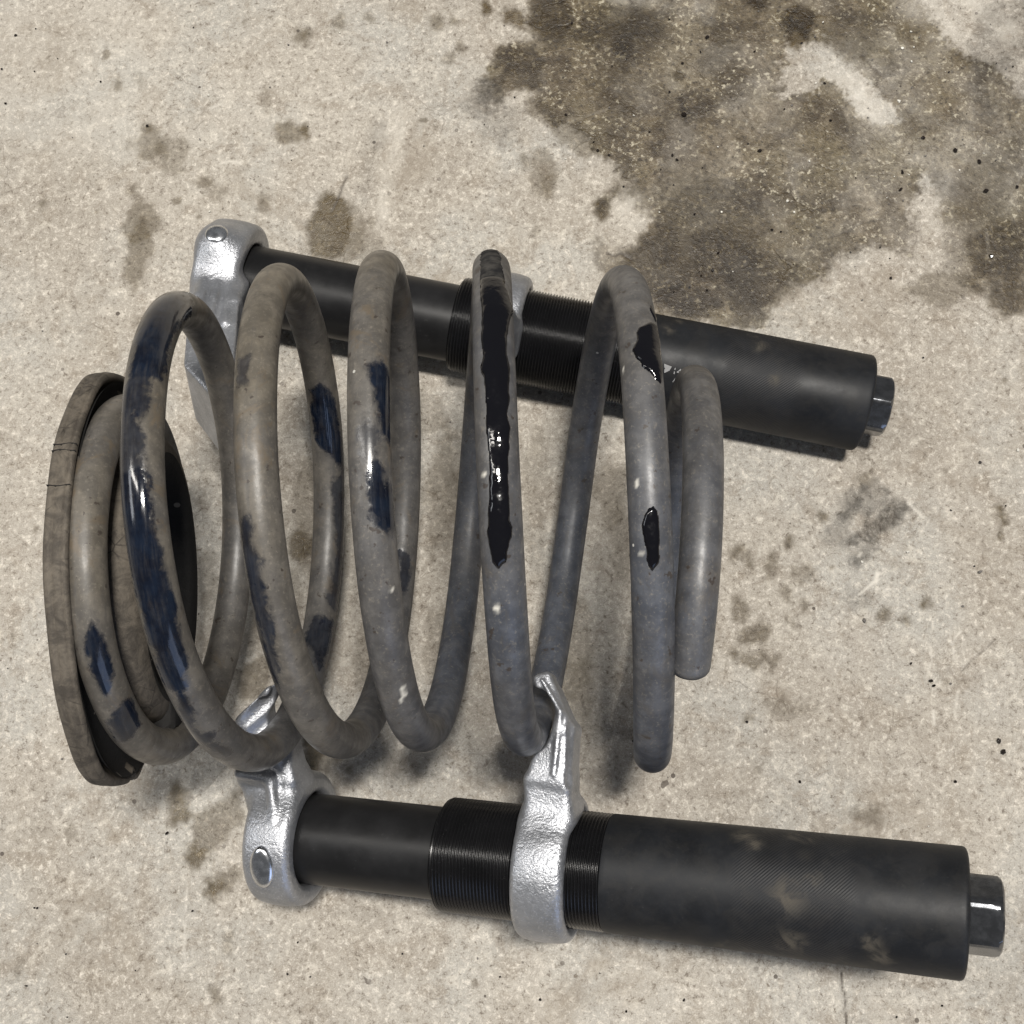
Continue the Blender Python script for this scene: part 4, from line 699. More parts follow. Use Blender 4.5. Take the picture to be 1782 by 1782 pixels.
    rough = t.mixf(wo, t.ramp(fine, .3, .7, .8, .62), t.ramp(spk, .3, .7, .46, .17))
    hgt = t.math('ADD', t.math('MULTIPLY', fine, .6), t.math('ADD', t.math('MULTIPLY', grain, .25), t.math('MULTIPLY', med, .9)))
    hgt = t.math('SUBTRACT', hgt, t.math('MULTIPLY', pits, .5))
    hgt = t.math('SUBTRACT', hgt, t.math('MULTIPLY', hair, .25))
    nrm = t.bump(hgt, .0011, .75)
    return t.out(col, rough, 0.0, nrm, .45)

def mat_spring():
    t = NT('dusty_spring_paint')
    co = t.obj()
    uv = t.n('ShaderNodeUVMap', uv_map='wire').outputs['UV']
    mp = t.n('ShaderNodeMapping')
    mp.inputs['Scale'].default_value = (90, 520, 1)
    t.l(uv, mp.inputs['Vector'])
    streak = t.noise(1.0, 5, .65, mp.outputs[0], .3)
    mp2 = t.n('ShaderNodeMapping')
    mp2.inputs['Scale'].default_value = (190, 230, 1)
    t.l(uv, mp2.inputs['Vector'])
    fringe = t.noise(1.0, 4, .65, mp2.outputs[0], .4)
    big = t.noise(26, 4, .6, co)
    mid = t.noise(140, 5, .65, co)
    fin = t.noise(900, 3, .6, co)
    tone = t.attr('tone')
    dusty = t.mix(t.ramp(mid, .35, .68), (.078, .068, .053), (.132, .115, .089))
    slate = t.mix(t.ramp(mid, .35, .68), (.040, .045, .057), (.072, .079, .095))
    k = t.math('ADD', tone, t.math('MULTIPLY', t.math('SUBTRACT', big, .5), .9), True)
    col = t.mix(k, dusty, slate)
    col = t.mix(t.ramp(streak, .52, .72, 0, .55), col, (.060, .056, .052))
    col = t.mix(t.ramp(t.noise(330, 4, .7, co, .5), .56, .72, 0, .28), col, (.225, .200, .162))
    col = t.mix(t.ramp(t.noise(75, 5, .7, co, .8), .54, .70, 0, .5), col, (.070, .064, .058))
    col = t.mix(t.ramp(fin, .56, .75, 0, .35), col, (.25, .225, .185))
    col = t.mix(t.ramp(fin, .42, .28, 0, .4), col, (.045, .041, .037))
    col = t.mix(t.math('MULTIPLY', t.ramp(t.noise(48, 6, .75, co, 1.0), .54, .66), t.math('SUBTRACT', 1.0, tone, True)), col, (.105, .083, .058))
    # rusty chips
    chip = t.math('MULTIPLY', t.ramp(t.noise(230, 3, .6, co), .655, .69), .85)
    col = t.mix(chip, col, (.035, .027, .022))
    # white flecks
    vo = t.n('ShaderNodeTexVoronoi', feature='F1')
    vo.inputs['Scale'].default_value = 150
    t.l(co, vo.inputs['Vector'])
    se = t.n('ShaderNodeSeparateColor')
    t.l(vo.outputs['Color'], se.inputs[0])
    fl = t.math('LESS_THAN', vo.outputs['Distance'], t.ramp(se.outputs['Red'], .87, 1.0, 0, .1))
    col = t.mix(t.math('MULTIPLY', fl, t.math('MULTIPLY', t.attr('fleck'), .75)), col, (.55, .54, .50))
    col = t.mix(t.attr('speck'), col, (.58, .56, .50))
    pm = t.math('ADD', t.attr('paint'), t.math('ADD', t.math('MULTIPLY', t.math('SUBTRACT', fringe, .5), .95), t.math('MULTIPLY', t.math('SUBTRACT', mid, .5), .9)))
    pf = t.math('MULTIPLY', t.ramp(pm, .24, .66), t.attr('paintamt'))
    thin = t.ramp(streak, .30, .60, .86, 1.0)
    pf = t.math('MULTIPLY', pf, thin)
    navy = t.mix(t.ramp(mid, .3, .7), (.0022, .0035, .0085), (.006, .0105, .021))
    col = t.mix(pf, col, navy)
    rough = t.mixf(pf, t.ramp(mid, .3, .7, .52, .38), .09)
    h = t.math('MULTIPLY', t.math('ADD', t.math('MULTIPLY', mid, .6), t.math('MULTIPLY', fin, .3)), t.math('SUBTRACT', 1.0, t.math('MULTIPLY', pf, .9)))
    h = t.math('SUBTRACT', h, t.math('MULTIPLY', pf, .25))
    nrm = t.bump(h, .0004, .32)
    return t.out(col, rough, 0.0, nrm, .5)

def mat_grease():
    t = NT('black_grease')
    co = t.obj()
    n = t.noise(300, 4, .6, co)
    return t.out((.0035, .0035, .005), t.ramp(n, .3, .7, .05, .16), 0.0, t.bump(t.noise(240, 2, .5, co), .0007, .45), .4)

def mat_smear():
    t = NT('dried_grease')
    n = t.noise(240, 4, .6, t.obj())
    return t.out(t.mix(t.ramp(n, .3, .7), (.020, .020, .021), (.060, .057, .053)), .8, 0.0, t.bump(n, .0002, .15), 0.0)

def mat_rubber(dust):
    t = NT('dusty_rubber' if dust else 'black_rubber')
    co = t.obj()
    n = t.noise(130, 6, .75, co, .8)
    f = t.noise(420, 4, .65, co)
    up = t.n('ShaderNodeNewGeometry').outputs['Normal']
    if dust:
        col = t.mix(t.ramp(n, .35, .66), (.050, .043, .035), (.118, .101, .080))
        col = t.mix(t.ramp(f, .55, .72, 0, .5), col, (.05, .041, .032))
        vc = t.n('ShaderNodeTexVoronoi', feature='DISTANCE_TO_EDGE')
        vc.inputs['Scale'].default_value = 85
        t.l(co, vc.inputs['Vector'])
        ck = t.math('MULTIPLY', t.ramp(vc.outputs['Distance'], 0, .03, 1, 0), t.ramp(t.noise(40, 3, .6, co), .5, .6))
        col = t.mix(t.math('MULTIPLY', ck, .8), col, (.018, .015, .012))
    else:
        col = t.mix(t.ramp(n, .5, .8, 0, .5), (.010, .0095, .009), (.03, .027, .024))  # black rubber colour, also used to paint shade in groove and bore
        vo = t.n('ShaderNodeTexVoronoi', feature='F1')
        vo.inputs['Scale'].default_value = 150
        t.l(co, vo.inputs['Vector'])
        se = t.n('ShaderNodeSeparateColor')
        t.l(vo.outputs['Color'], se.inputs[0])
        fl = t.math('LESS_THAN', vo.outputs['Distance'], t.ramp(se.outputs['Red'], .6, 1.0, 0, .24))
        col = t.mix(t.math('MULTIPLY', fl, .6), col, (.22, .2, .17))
    return t.out(col, .78 if dust else .85, 0.0, t.bump(t.math('ADD', n, f), .0007, .5), .35)

def mat_black(name, base, rough, knurl=None, bump=.1, dust_attr=False, axis=None, org=None):
    t = NT(name)
    co = t.obj()
    n = t.noise(45, 5, .65, co)
    f = t.noise(700, 3, .6, co)
    col = t.mix(t.ramp(n, .35, .7), base, tuple(c * 1.6 for c in base))
    col = t.mix(t.ramp(f, .62, .8, 0, .25), col, (.06, .06, .06))
    rg = t.ramp(n, .3, .7, rough * .85, rough * 1.2)
    nrm = t.bump(f, .0002, bump)
    if dust_attr:
        d = t.math('MULTIPLY', t.attr('dust'), t.ramp(t.noise(120, 5, .7, co, .6), .42, .62, .15, 1.0), True)
        col = t.mix(d, col, (.105, .092, .072))
        rg = t.mixf(d, rg, .8)
        kn = t.attr('knurl')
        uv = t.n('ShaderNodeUVMap', uv_map='wrap').outputs['UV']
        w = t.n('ShaderNodeTexWave', wave_type='BANDS', bands_direction='DIAGONAL')
        w.inputs['Scale'].default_value = 480
        w.inputs['Distortion'].default_value = .3
        t.l(uv, w.inputs['Vector'])
        h = t.math('MULTIPLY', w.outputs['Fac'], kn)
        nrm = t.bump(h, .00016, .5, nrm)
        col = t.mix(t.math('MULTIPLY', h, .22), col, (.04, .038, .037))
    return t.out(col, rg, 0.0, nrm, .24)

def mat_silver():
    t = NT('silver_cast_paint')
    co = t.obj()
    n = t.noise(500, 4, .6, co)
    m = t.noise(1100, 3, .6, co)
    b = t.noise(60, 4, .6, co)
    col = t.mix(t.ramp(b, .3, .7), (.27, .28, .30), (.40, .41, .435))
    col = t.mix(t.ramp(m, .55, .75, 0, .5), col, (.75, .76, .79))
    col = t.mix(t.ramp(n, .35, .2, 0, .5), col, (.13, .13, .14))
    rg = t.ramp(n, .3, .7, .30, .44)
    return t.out(col, rg, .75, t.bump(t.math('ADD', n, t.math('MULTIPLY', m, .9)), .0006, .5), .5)

def mat_plain(name, col, rough, metal=0.0, spec=.5):
    t = NT(name)
    n = t.noise(260, 3, .6, t.obj())
    c = t.mix(t.ramp(n, .3, .7), tuple(v * .8 for v in col), tuple(v * 1.15 for v in col))
    return t.out(c, t.ramp(n, .3, .7, rough * .85, rough * 1.2), metal, t.bump(n, .0002, .15), spec)

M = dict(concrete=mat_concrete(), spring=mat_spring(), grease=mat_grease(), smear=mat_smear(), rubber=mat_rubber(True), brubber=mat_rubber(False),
         body=mat_black('black_matte_steel', (.0070, .0078, .0095), .50, dust_attr=True),
         thread=mat_black('black_threaded_steel', (.0045, .0045, .005), .23),
         tube=mat_black('black_satin_steel', (.0085, .0085, .009), .36, bump=.06),
         silver=mat_silver(), chrome=mat_plain('dark_chrome', (.14, .145, .155), .17, .9),
         rivet=mat_plain('bright_steel', (.72, .74, .77), .24, 1.0), etch=mat_plain('etched_grey', (.27, .27, .27), .6),
         g0=mat_plain('dark_grit', (.016, .013, .011), .14), g1=mat_plain('grey_grit', (.12, .11, .1), .6), g2=mat_plain('pale_grit', (.6, .58, .52), .6))

# ------------------------------------------------------------------ floor slab
def build_floor():
    st = .00085
    dx = np.arange(-.31, .265, st)
    dy = np.arange(-.095, .445, st)
    out = np.array([.003, .01, .03, .08, .2, .5, 1.2, 2.6])
    xs = np.concatenate([dx[0] - out[::-1], dx, dx[-1] + out])
    ys = np.concatenate([dy[0] - out[::-1], dy, dy[-1] + out])
    nx, ny = len(xs), len(ys)
    X, Y = np.meshgrid(xs, ys)
    P = np.stack([X.ravel(), Y.ravel(), np.zeros(nx * ny)], 1)
    wx = fbm(P, 60, 5)
    wy = fbm(P + 9.3, 60, 5)
    wf = fbm(P + 5.1, 260, 3)
    P2 = P[:, :2]
    Pw = P2 + np.stack([wx, wy], 1) * .0075 + np.stack([wf, wf[::-1] * 0 + fbm(P + 2.2, 260, 3)], 1) * .0022
    Ps = P2 + np.stack([wx, wy], 1) * .0018 + np.stack([wf, fbm(P + 2.2, 260, 3)], 1) * .0012
    def layer(items, soft, pts, comb='max', flat=False, add=None):
        a = np.zeros(len(P))
        for it in items:
            poly, amt = (it, 1.0) if flat else it
            if amt <= 0:
                continue
            pl = np.asarray(poly)
            m = np.where((P2[:, 0] > pl[:, 0].min() - .02) & (P2[:, 0] < pl[:, 0].max() + .02) & (P2[:, 1] > pl[:, 1].min() - .02) & (P2[:, 1] < pl[:, 1].max() + .02))[0]
            sd = poly_sd(pts[m], pl)
            if add is not None:
                sd = sd + add[m]
            v = smooth01(.5 - sd / soft) * amt
            a[m] = np.maximum(a[m], v) if comb == 'max' else 1 - (1 - a[m]) * (1 - v)
        return a
    rag = fbm(P + 12.5, 150, 5) * .0042 + fbm(P + 14.1, 650, 3) * .0030
    wet = layer(D['wet'], .0065, Ps, flat=True, add=rag)
    hole = layer(D['hole'], .004, Ps, flat=True, add=rag * 1.2)
    wet = wet * (1 - .92 * hole)
    wet *= .84 + .9 * np.clip(fbm(P + 4.4, 34, 6) + .08, -.7, .3)
    oil_shade = layer([(p_, min(1.0, a_ * 1.3)) for p_, a_ in D['oil_shade']], .0045, Ps, 'screen', add=fbm(P + 21, 260, 4) * .0024 - .0009)  # blobs beneath the coil: brown stain plus shadow put into the colour
    # random drips
    rr = np.random.RandomState(5)
    extra = []
    for _ in range(170):
        x, y = rr.uniform(-.3, .25), rr.uniform(-.085, .43)
        r = .0006 + .0022 * rr.rand() ** 3
        th = np.linspace(0, 2 * np.pi, 8, endpoint=False)
        e = rr.uniform(.6, 1.5)
        extra.append(([[x + r * math.cos(q), y + r * e * math.sin(q)] for q in th], rr.uniform(.25, .8)))
    oil_shade = np.maximum(oil_shade, layer(extra, .0012, Ps))
    smu = layer([(p_, min(1.0, a_ * 1.25)) for p_, a_ in D['smudge']], .006, Ps, 'screen', add=fbm(P + 25, 300, 4) * .003)
    thin = [it for it in D['pale'] if len(it[0]) < 8 and min(np.ptp(np.array(it[0]), 0)) < .012]
    wide = [it for it in D['pale'] if it not in thin]
    pale = np.maximum(layer(thin, .0012, P2 + np.stack([wf, wf], 1) * .0006), layer(wide, .016, Pw * 1.0) * (.55 + .6 * np.clip(fbm(P + 6.6, 90, 4), -.6, .6)))
    scr = []
    for _ in range(70):
        x, y = rr.uniform(-.3, .25), rr.uniform(-.085, .43)
        an = rr.normal(1.2, .9)
        L = .003 + .022 * rr.rand() ** 3
        w = rr.uniform(.0002, .0005)
        dxn, dyn = math.cos(an), math.sin(an)
        scr.append(([[x - w * dyn, y + w * dxn], [x + L * dxn - w * dyn, y + L * dyn + w * dxn], [x + L * dxn + w * dyn, y + L * dyn - w * dxn], [x + w * dyn, y - w * dxn]], rr.uniform(.2, .7)))
    pale = np.maximum(pale, layer(scr, .0009, P2) * .75) * (1 - .7 * wet * (1 - hole))
    crk = layer(D['crack'], .0009, P2 + np.stack([wf, wx], 1) * .0006)
    z = fbm(P + 1.7, 14, 3) * .0005 + fbm(P + 8.1, 120, 3) * .00022 - crk * .0008 - .0006
    P[:, 2] = z
    idx = np.arange(nx * ny).reshape(ny, nx)
    F = np.stack([idx[:-1, :-1], idx[:-1, 1:], idx[1:, 1:], idx[1:, :-1]], -1).reshape(-1, 4)
    me = bpy.data.meshes.new('floor')
    me.vertices.add(len(P))
    me.vertices.foreach_set('co', P.astype(np.float32).ravel())
    me.loops.add(F.size)
    me.loops.foreach_set('vertex_index', F.astype(np.int32).ravel())
    me.polygons.add(len(F))
    me.polygons.foreach_set('loop_start', (np.arange(len(F)) * 4).astype(np.int32))
    me.polygons.foreach_set('use_smooth', np.ones(len(F), bool))
    me.update(calc_edges=True)
    for nme, a in (('wet', wet), ('oil_shade', oil_shade), ('smudge', smu), ('pale', pale), ('crack', crk)):
        set_attr(me, nme, np.clip(a, 0, 1))
    me.materials.append(M['concrete'])
    o = bpy.data.objects.new('floor', me)
    sc.collection.objects.link(o)
    o['kind'] = 'structure'
    o['label'] = 'stained grey beige concrete garage floor with a wet patch'
    o['category'] = 'floor'
build_floor()

# ------------------------------------------------------------------ coil spring
WIRE_R = .00676
_w = np.array(D['wire'])
_t0, _dt = D['wire_t0'], D['wire_dt']
def wire_at(t):
    t = np.atleast_1d(np.asarray(t, float))
    u = (t - _t0) / _dt
    i = np.clip(np.floor(u).astype(int), 0, len(_w) - 2)
    f = (u - i)[:, None]
    g = lambda j: _w[np.clip(j, 0, len(_w) - 1)]
    p0, p1, p2, p3 = g(i - 1), g(i), g(i + 1), g(i + 2)
    return .5 * (2 * p1 + (p2 - p0) * f + (2 * p0 - 5 * p1 + 4 * p2 - p3) * f ** 2 + (3 * p1 - p0 - 3 * p2 + p3) * f ** 3)
def wire_frame(t):
    c = wire_at(t)
    T = wire_at(np.asarray(t) + .002) - wire_at(np.asarray(t) - .002)
    T /= np.linalg.norm(T, axis=1)[:, None]
    X = np.array([1., 0, 0])
    eb = X - T * (T @ X)[:, None]
    eb /= np.linalg.norm(eb, axis=1)[:, None]
    return c, T, eb, np.cross(T, eb)
T_END = 6.296
T_BEG = -.22
SPM = .50   # metres of wire per turn, used to unroll the wire
def build_spring():
    root = thing('coil_spring', 'grey brown dusty steel coil spring with scraped blue black paint lying on its side', 'coil spring', (-.05, .11, .03))
    n = 40
    ts = np.linspace(T_BEG, T_END, 3000)
    c, T, eb, en = wire_frame(ts)
    a = np.linspace(0, 2 * np.pi, n, endpoint=False)
    # rounded ends: extra rings that close the tube
    rads = np.full(len(ts), WIRE_R)
    caps = [(.25, .97), (.5, .87), (.75, .66), (.92, .38)]
    def ring(c_, eb_, en_, r):
        return c_ + r * (np.cos(a)[:, None] * eb_ + np.sin(a)[:, None] * en_)
    V = (c[:, None, :] + WIRE_R * (np.cos(a)[None, :, None] * eb[:, None, :] + np.sin(a)[None, :, None] * en[:, None, :])).reshape(-1, 3)
    tv = np.repeat(ts, n)
    av = np.tile(a, len(ts))
    capV = []
    for d, k in caps:
        capV.append(ring(c[-1] + T[-1] * d * WIRE_R * .7, eb[-1], en[-1], WIRE_R * k))
    V = np.concatenate([V] + capV)
    rows = len(ts) + len(caps)
    tv = np.concatenate([tv, np.full(n * len(caps), ts[-1])])
    av = np.concatenate([av, np.tile(a, len(caps))])
    idx = np.arange(rows * n).reshape(rows, n)
    nx = np.roll(idx, -1, 1)
    F = np.stack([idx[:-1], nx[:-1], nx[1:], idx[1:]], -1).reshape(-1, 4)
    faces = F.tolist() + [list(idx[0][::-1]), list(idx[-1])]
    # small handling dents
    o = mesh_obj('coil', V, faces, M['spring'], root)
    me = o.data
    uvl = me.uv_layers.new(name='wire')
    li = np.zeros(len(me.loops), np.int32)
    me.loops.foreach_get('vertex_index', li)
    # seam-free: the fringe noise only needs local metric, so take the angle symmetric about the seam
    uu = tv[li] * SPM
    vv = np.where(av > np.pi, 2 * np.pi - av, av)[li] * WIRE_R
    uvl.data.foreach_set('uv', np.stack([uu, vv], 1).astype(np.float32).ravel())
    paint = np.zeros(len(V))
    amt = np.zeros(len(V))
    for poly, k in D['paint']:
        pl = np.array(poly)
        am = pl[:, 1].mean()
        q = np.stack([pl[:, 0] * SPM, pl[:, 1] * WIRE_R], 1)
        m = np.where((tv > pl[:, 0].min() - .03) & (tv < pl[:, 0].max() + .03))[0]
        aa = am + (av[m] - am + np.pi) % (2 * np.pi) - np.pi
        sd = poly_sd(np.stack([tv[m] * SPM, aa * WIRE_R], 1), q)
        v = np.clip(.60 - sd / .0075, 0, 1)
        up = v > paint[m]
        paint[m] = np.maximum(paint[m], v)
        amt[m] = np.where((v > 0) & up, k, amt[m])
    sp = np.zeros(len(V))
    for (t, an), r in D['speck']:
        m = np.where(np.abs(tv - t) < .02)[0]
        da = (av[m] - an + np.pi) % (2 * np.pi) - np.pi
        d = np.hypot((tv[m] - t) * SPM / 1.2, da * WIRE_R)
        sp[m] = np.maximum(sp[m], smooth01(.5 - (d - r) / .0007))
    set_attr(me, 'paint', paint)
    set_attr(me, 'paintamt', amt)
    set_attr(me, 'speck', sp)
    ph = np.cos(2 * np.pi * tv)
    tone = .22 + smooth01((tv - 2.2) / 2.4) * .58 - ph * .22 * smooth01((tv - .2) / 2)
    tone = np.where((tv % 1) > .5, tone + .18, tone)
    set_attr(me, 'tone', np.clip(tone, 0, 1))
    set_attr(me, 'fleck', smooth01((tv - 1.6) / 2))
    # grease laid on the wire: a raised skin following the coil
    for gi, (poly, hgt) in enumerate(D['grease']):
        pl = np.array(poly)
        q = np.stack([pl[:, 0] * SPM, pl[:, 1] * WIRE_R], 1)
        lo, hi = q.min(0) - .001, q.max(0) + .001
        st = .00035
        us = np.arange(lo[0], hi[0] + st, st)
        vs = np.arange(lo[1], hi[1] + st, st)
        U, Vv = np.meshgrid(us, vs)
        P = np.stack([U.ravel(), Vv.ravel()], 1)
        P3 = np.concatenate([P, np.full((len(P), 1), gi * 1.3)], 1)
        sd = poly_sd(P + np.stack([fbm(P3, 180, 3), fbm(P3 + 4, 180, 3)], 1) * .0012, q)
        ins = -sd + .0002
        prof = np.sqrt(np.clip(1 - (1 - np.clip(ins / .0016, 0, 1)) ** 2, 0, 1))
        lump = .68 + .7 * np.clip(fbm(P3 + 7, 90, 2) + .1, -.5, .7)
        H = np.where(ins > 0, prof * hgt * np.clip(lump, .3, 1.3) * (.16 + .84 * smooth01((P[:, 0] / SPM - 4.07) / .06)) if gi == 0 else prof * hgt * np.clip(lump, .3, 1.3), -.0004)
        cc, TT, ebb, enn = wire_frame(P[:, 0] / SPM)
        an = P[:, 1] / WIRE_R
        W = cc + (WIRE_R + H)[:, None] * (np.cos(an)[:, None] * ebb + np.sin(an)[:, None] * enn)
        idx = np.arange(len(P)).reshape(len(vs), len(us))
        F = np.stack([idx[:-1, :-1], idx[:-1, 1:], idx[1:, 1:], idx[1:, :-1]], -1).reshape(-1, 4)
        keep = (ins[F] > -.0006).any(1)
        F = F[keep]
        used, inv = np.unique(F, return_inverse=True)
        g = mesh_obj('grease_smear', W[used], inv.reshape(F.shape), [M['grease'], M['smear']], root)
        if gi == 0:
            tt = (P[used, 0] / SPM)
            fm = tt[inv.reshape(F.shape)].mean(1)
            tmin = pl[:, 0].min()
            lim = 4.105
            g.data.polygons.foreach_set('material_index', (fm < lim).astype(np.int32))
            g['label'] = 'long glossy black grease streak along the coil'
    return root
spring = build_spring()

# ------------------------------------------------------------------ rubber seat at the left end of the spring
def build_pad():
    c, n = np.array(D['pad']['c']), unit(D['pad']['n'])
    root = thing('rubber_isolator', 'brown cracked rubber isolator ring capping the left end of the coil', 'rubber pad', tuple(c))
    T, e1, e2 = frame_of(n)
    notch = math.atan2(-.99, 0.02)   # placeholder angle, set below
    low = np.array([-.005, -.097, -.03])
    low = np.array(D['notch']) - c
    notch = math.atan2(low @ e2, low @ e1)
    def mod(ax, ra, an):
        d = (an - notch + np.pi) % (2 * np.pi) - np.pi
        wob = .0006 * np.sin(an * 5 + 1) + .0004 * np.sin(an * 11)
        cut = np.exp(-(d / .032) ** 2) * .0032 - np.exp(-((d - .10) / .06) ** 2) * .0012
        outer = np.clip((ra - .066) / .008, 0, 1)
        return ax + .0005 * np.sin(an * 3 + .5), ra + outer * (wob - cut)
    prof = [(-.0045, .030), (-.0048, .060), (-.0046, .0725), (-.0040, .0752), (-.0030, .0764), (-.0014, .0767), (-.0010, .0762), (-.0006, .0767), (.0010, .0769), (.0022, .0768),
            (.0025, .0763), (.0028, .0767), (.0036, .0764), (.0042, .0752), (.0040, .0742), (.0026, .0728), (.0012, .071), (.0006, .066), (.0008, .061), (.002, .0575)]
    V, F = lathe(c, n, prof, 220, mod)
    o = mesh_obj('flange', V, F, M['rubber'], root)
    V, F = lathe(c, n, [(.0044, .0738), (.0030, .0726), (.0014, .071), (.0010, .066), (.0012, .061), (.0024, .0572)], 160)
    mesh_obj('coil_groove_shade', V, F, M['brubber'], root)  # black layer on the brown seat paints the shadow between rim and coil
    st_ = np.array(D['stop']) - c
    sa = math.atan2(st_ @ e2, st_ @ e1)
    SV, SF = [], []
    m_ = 14
    for q in range(m_):
        an = sa - .20 + .44 * q / (m_ - 1)
        rd_ = math.cos(an) * e1 + math.sin(an) * e2
        ed = .0012 if q in (0, m_ - 1) else 0
        for ax_, rr_ in ((.006, .0545), (.006, .0578 - ed), (.0200 - ed, .0578 - ed), (.0222 - ed, .0560 - ed), (.0222 - ed, .0470 + ed), (.0200, .0450)):
            SV.append(c + n * ax_ + rd_ * (rr_ + .0005 * math.sin(q * 1.7)))
    for q in range(m_ - 1):
        for k in range(6):
            SF.append((q * 6 + k, q * 6 + (k + 1) % 6, q * 6 + 6 + (k + 1) % 6, q * 6 + 6 + k))
    SF += [tuple(range(6))[::-1], tuple((m_ - 1) * 6 + k for k in range(6))]
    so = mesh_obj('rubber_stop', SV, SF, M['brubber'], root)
    sharp(so, 40)
    hub = [(.0015, .0580), (.005, .0560), (.010, .0555), (.0145, .0548), (.0180, .0530), (.0200, .0500), (.0205, .0470)]
    V, F = lathe(c, n, hub, 160)
    mesh_obj('hub', V, F, M['rubber'], root)
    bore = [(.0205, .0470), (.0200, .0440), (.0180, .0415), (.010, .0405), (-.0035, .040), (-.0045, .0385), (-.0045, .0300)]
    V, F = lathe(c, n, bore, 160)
    mesh_obj('hub_bore', V, F, M['brubber'], root)  # bare black rubber, its colour also carrying the shade inside the hub
    # thin cracks across the rim
    for k, px in enumerate(D['rimcracks']):
        v = np.array(px) - c
        an = math.atan2(v @ e2, v @ e1)
        rd = math.cos(an) * e1 + math.sin(an) * e2
        td = -math.sin(an) * e1 + math.cos(an) * e2
        pts = []
        m = 7
        vs, fs = [], []
        for q in range(m):
            a_ = -.0040 + .0078 * q / (m - 1)
            w = .00007 * (1 - abs(2 * q / (m - 1) - 1) ** 2) + .00002
            jig = .00025 * math.sin(q * 1.1 + 2.3 * k)
            r = .07695
            vs += [c + rd * r + n * a_ + td * (jig - w), c + rd * r + n * a_ + td * (jig + w), c + rd * (r - .0015) + n * a_ + td * jig]
        for q in range(m - 1):
            b = q * 3
            fs += [(b, b + 1, b + 4, b + 3), (b + 1, b + 2, b + 5, b + 4), (b + 2, b, b + 3, b + 5)]
        mesh_obj('rim_crack', vs, fs, M['brubber'], root)
    return root
build_pad()

# ------------------------------------------------------------------ forged jaws as distance fields turned into meshes
def surface_nets(S, origin, h):
    nx, ny, nz = S.shape
    ins = S < 0
    c8 = [ins[i:nx - 1 + i, j:ny - 1 + j, k:nz - 1 + k] for i in (0, 1) for j in (0, 1) for k in (0, 1)]
    cnt = sum(c.astype(np.int8) for c in c8)
    act = (cnt > 0) & (cnt < 8)
    idx = -np.ones(act.shape, int)
    ii = np.argwhere(act)
    idx[act] = np.arange(len(ii))
    pos = np.zeros((len(ii), 3))
    num = np.zeros(len(ii))
    cor = [(i, j, k) for i in (0, 1) for j in (0, 1) for k in (0, 1)]
    for a in range(8):
        for b in range(a + 1, 8):
            da = np.array(cor[b]) - np.array(cor[a])
            if np.abs(da).sum() != 1:
                continue
            sa = S[tuple((ii + cor[a]).T)]
            sb = S[tuple((ii + cor[b]).T)]
            m = (sa < 0) != (sb < 0)
            t = np.where(m, sa / np.where(m, sa - sb, 1), 0)
            pos[m] += np.array(cor[a]) + t[m][:, None] * da
            num[m] += 1
    pos = (ii + pos / num[:, None]) * h + origin
    F = []
    for ax in range(3):
        u, v = (ax + 1) % 3, (ax + 2) % 3
        sl0 = [slice(None)] * 3
        sl1 = [slice(None)] * 3
        sl0[ax] = slice(0, -1)
        sl1[ax] = slice(1, None)
        A, B = ins[tuple(sl0)], ins[tuple(sl1)]
        e = np.argwhere(A != B)
        e = e[(e[:, u] > 0) & (e[:, v] > 0) & (e[:, u] < S.shape[u] - 1) & (e[:, v] < S.shape[v] - 1)]
        du = np.zeros(3, int)
        dv = np.zeros(3, int)
        du[u] = 1
        dv[v] = 1
        q = np.stack([idx[tuple((e - du - dv).T)], idx[tuple((e - dv).T)], idx[tuple(e.T)], idx[tuple((e - du).T)]], 1)
        fl = ~A[tuple(e.T)]
        q[fl] = q[fl][:, ::-1]
        F.append(q)
    F = np.concatenate(F)
    F = F[(F >= 0).all(1)]
    return pos, F

def smin(a, b, k):
    h = np.clip(.5 + .5 * (b - a) / k, 0, 1)
    return b * (1 - h) + a * h - k * h * (1 - h)
def smax(a, b, k):
    return -smin(-a, -b, k)

def sd_taper(P, A, B, wdir, w0, w1, t0, t1, rnd):
    """tapered rounded bar from A to B; half width w along wdir, half thickness t across"""
    A, B = np.asarray(A, float), np.asarray(B, float)
    L = np.linalg.norm(B - A)
    d = (B - A) / L
    wd = unit(np.asarray(wdir) - d * (np.asarray(wdir) @ d))
    td = np.cross(d, wd)
    q = P - A
    s = q @ d
    k = np.clip(s / L, 0, 1)
    x = np.abs(q @ wd) - (w0 + (w1 - w0) * k) + rnd
    y = np.abs(q @ td) - (t0 + (t1 - t0) * k) + rnd
    z = np.abs(s - L / 2) - L / 2 + rnd
    o = np.stack([np.maximum(x, 0), np.maximum(y, 0), np.maximum(z, 0)], 1)
    return np.linalg.norm(o, axis=1) + np.minimum(np.maximum(x, np.maximum(y, z)), 0) - rnd

def sd_cap(P, A, B, r0, r1):
    A, B = np.asarray(A, float), np.asarray(B, float)
    ab = B - A
    k = np.clip(((P - A) @ ab) / (ab @ ab), 0, 1)
    return np.linalg.norm(P - A - k[:, None] * ab, axis=1) - (r0 + (r1 - r0) * k)

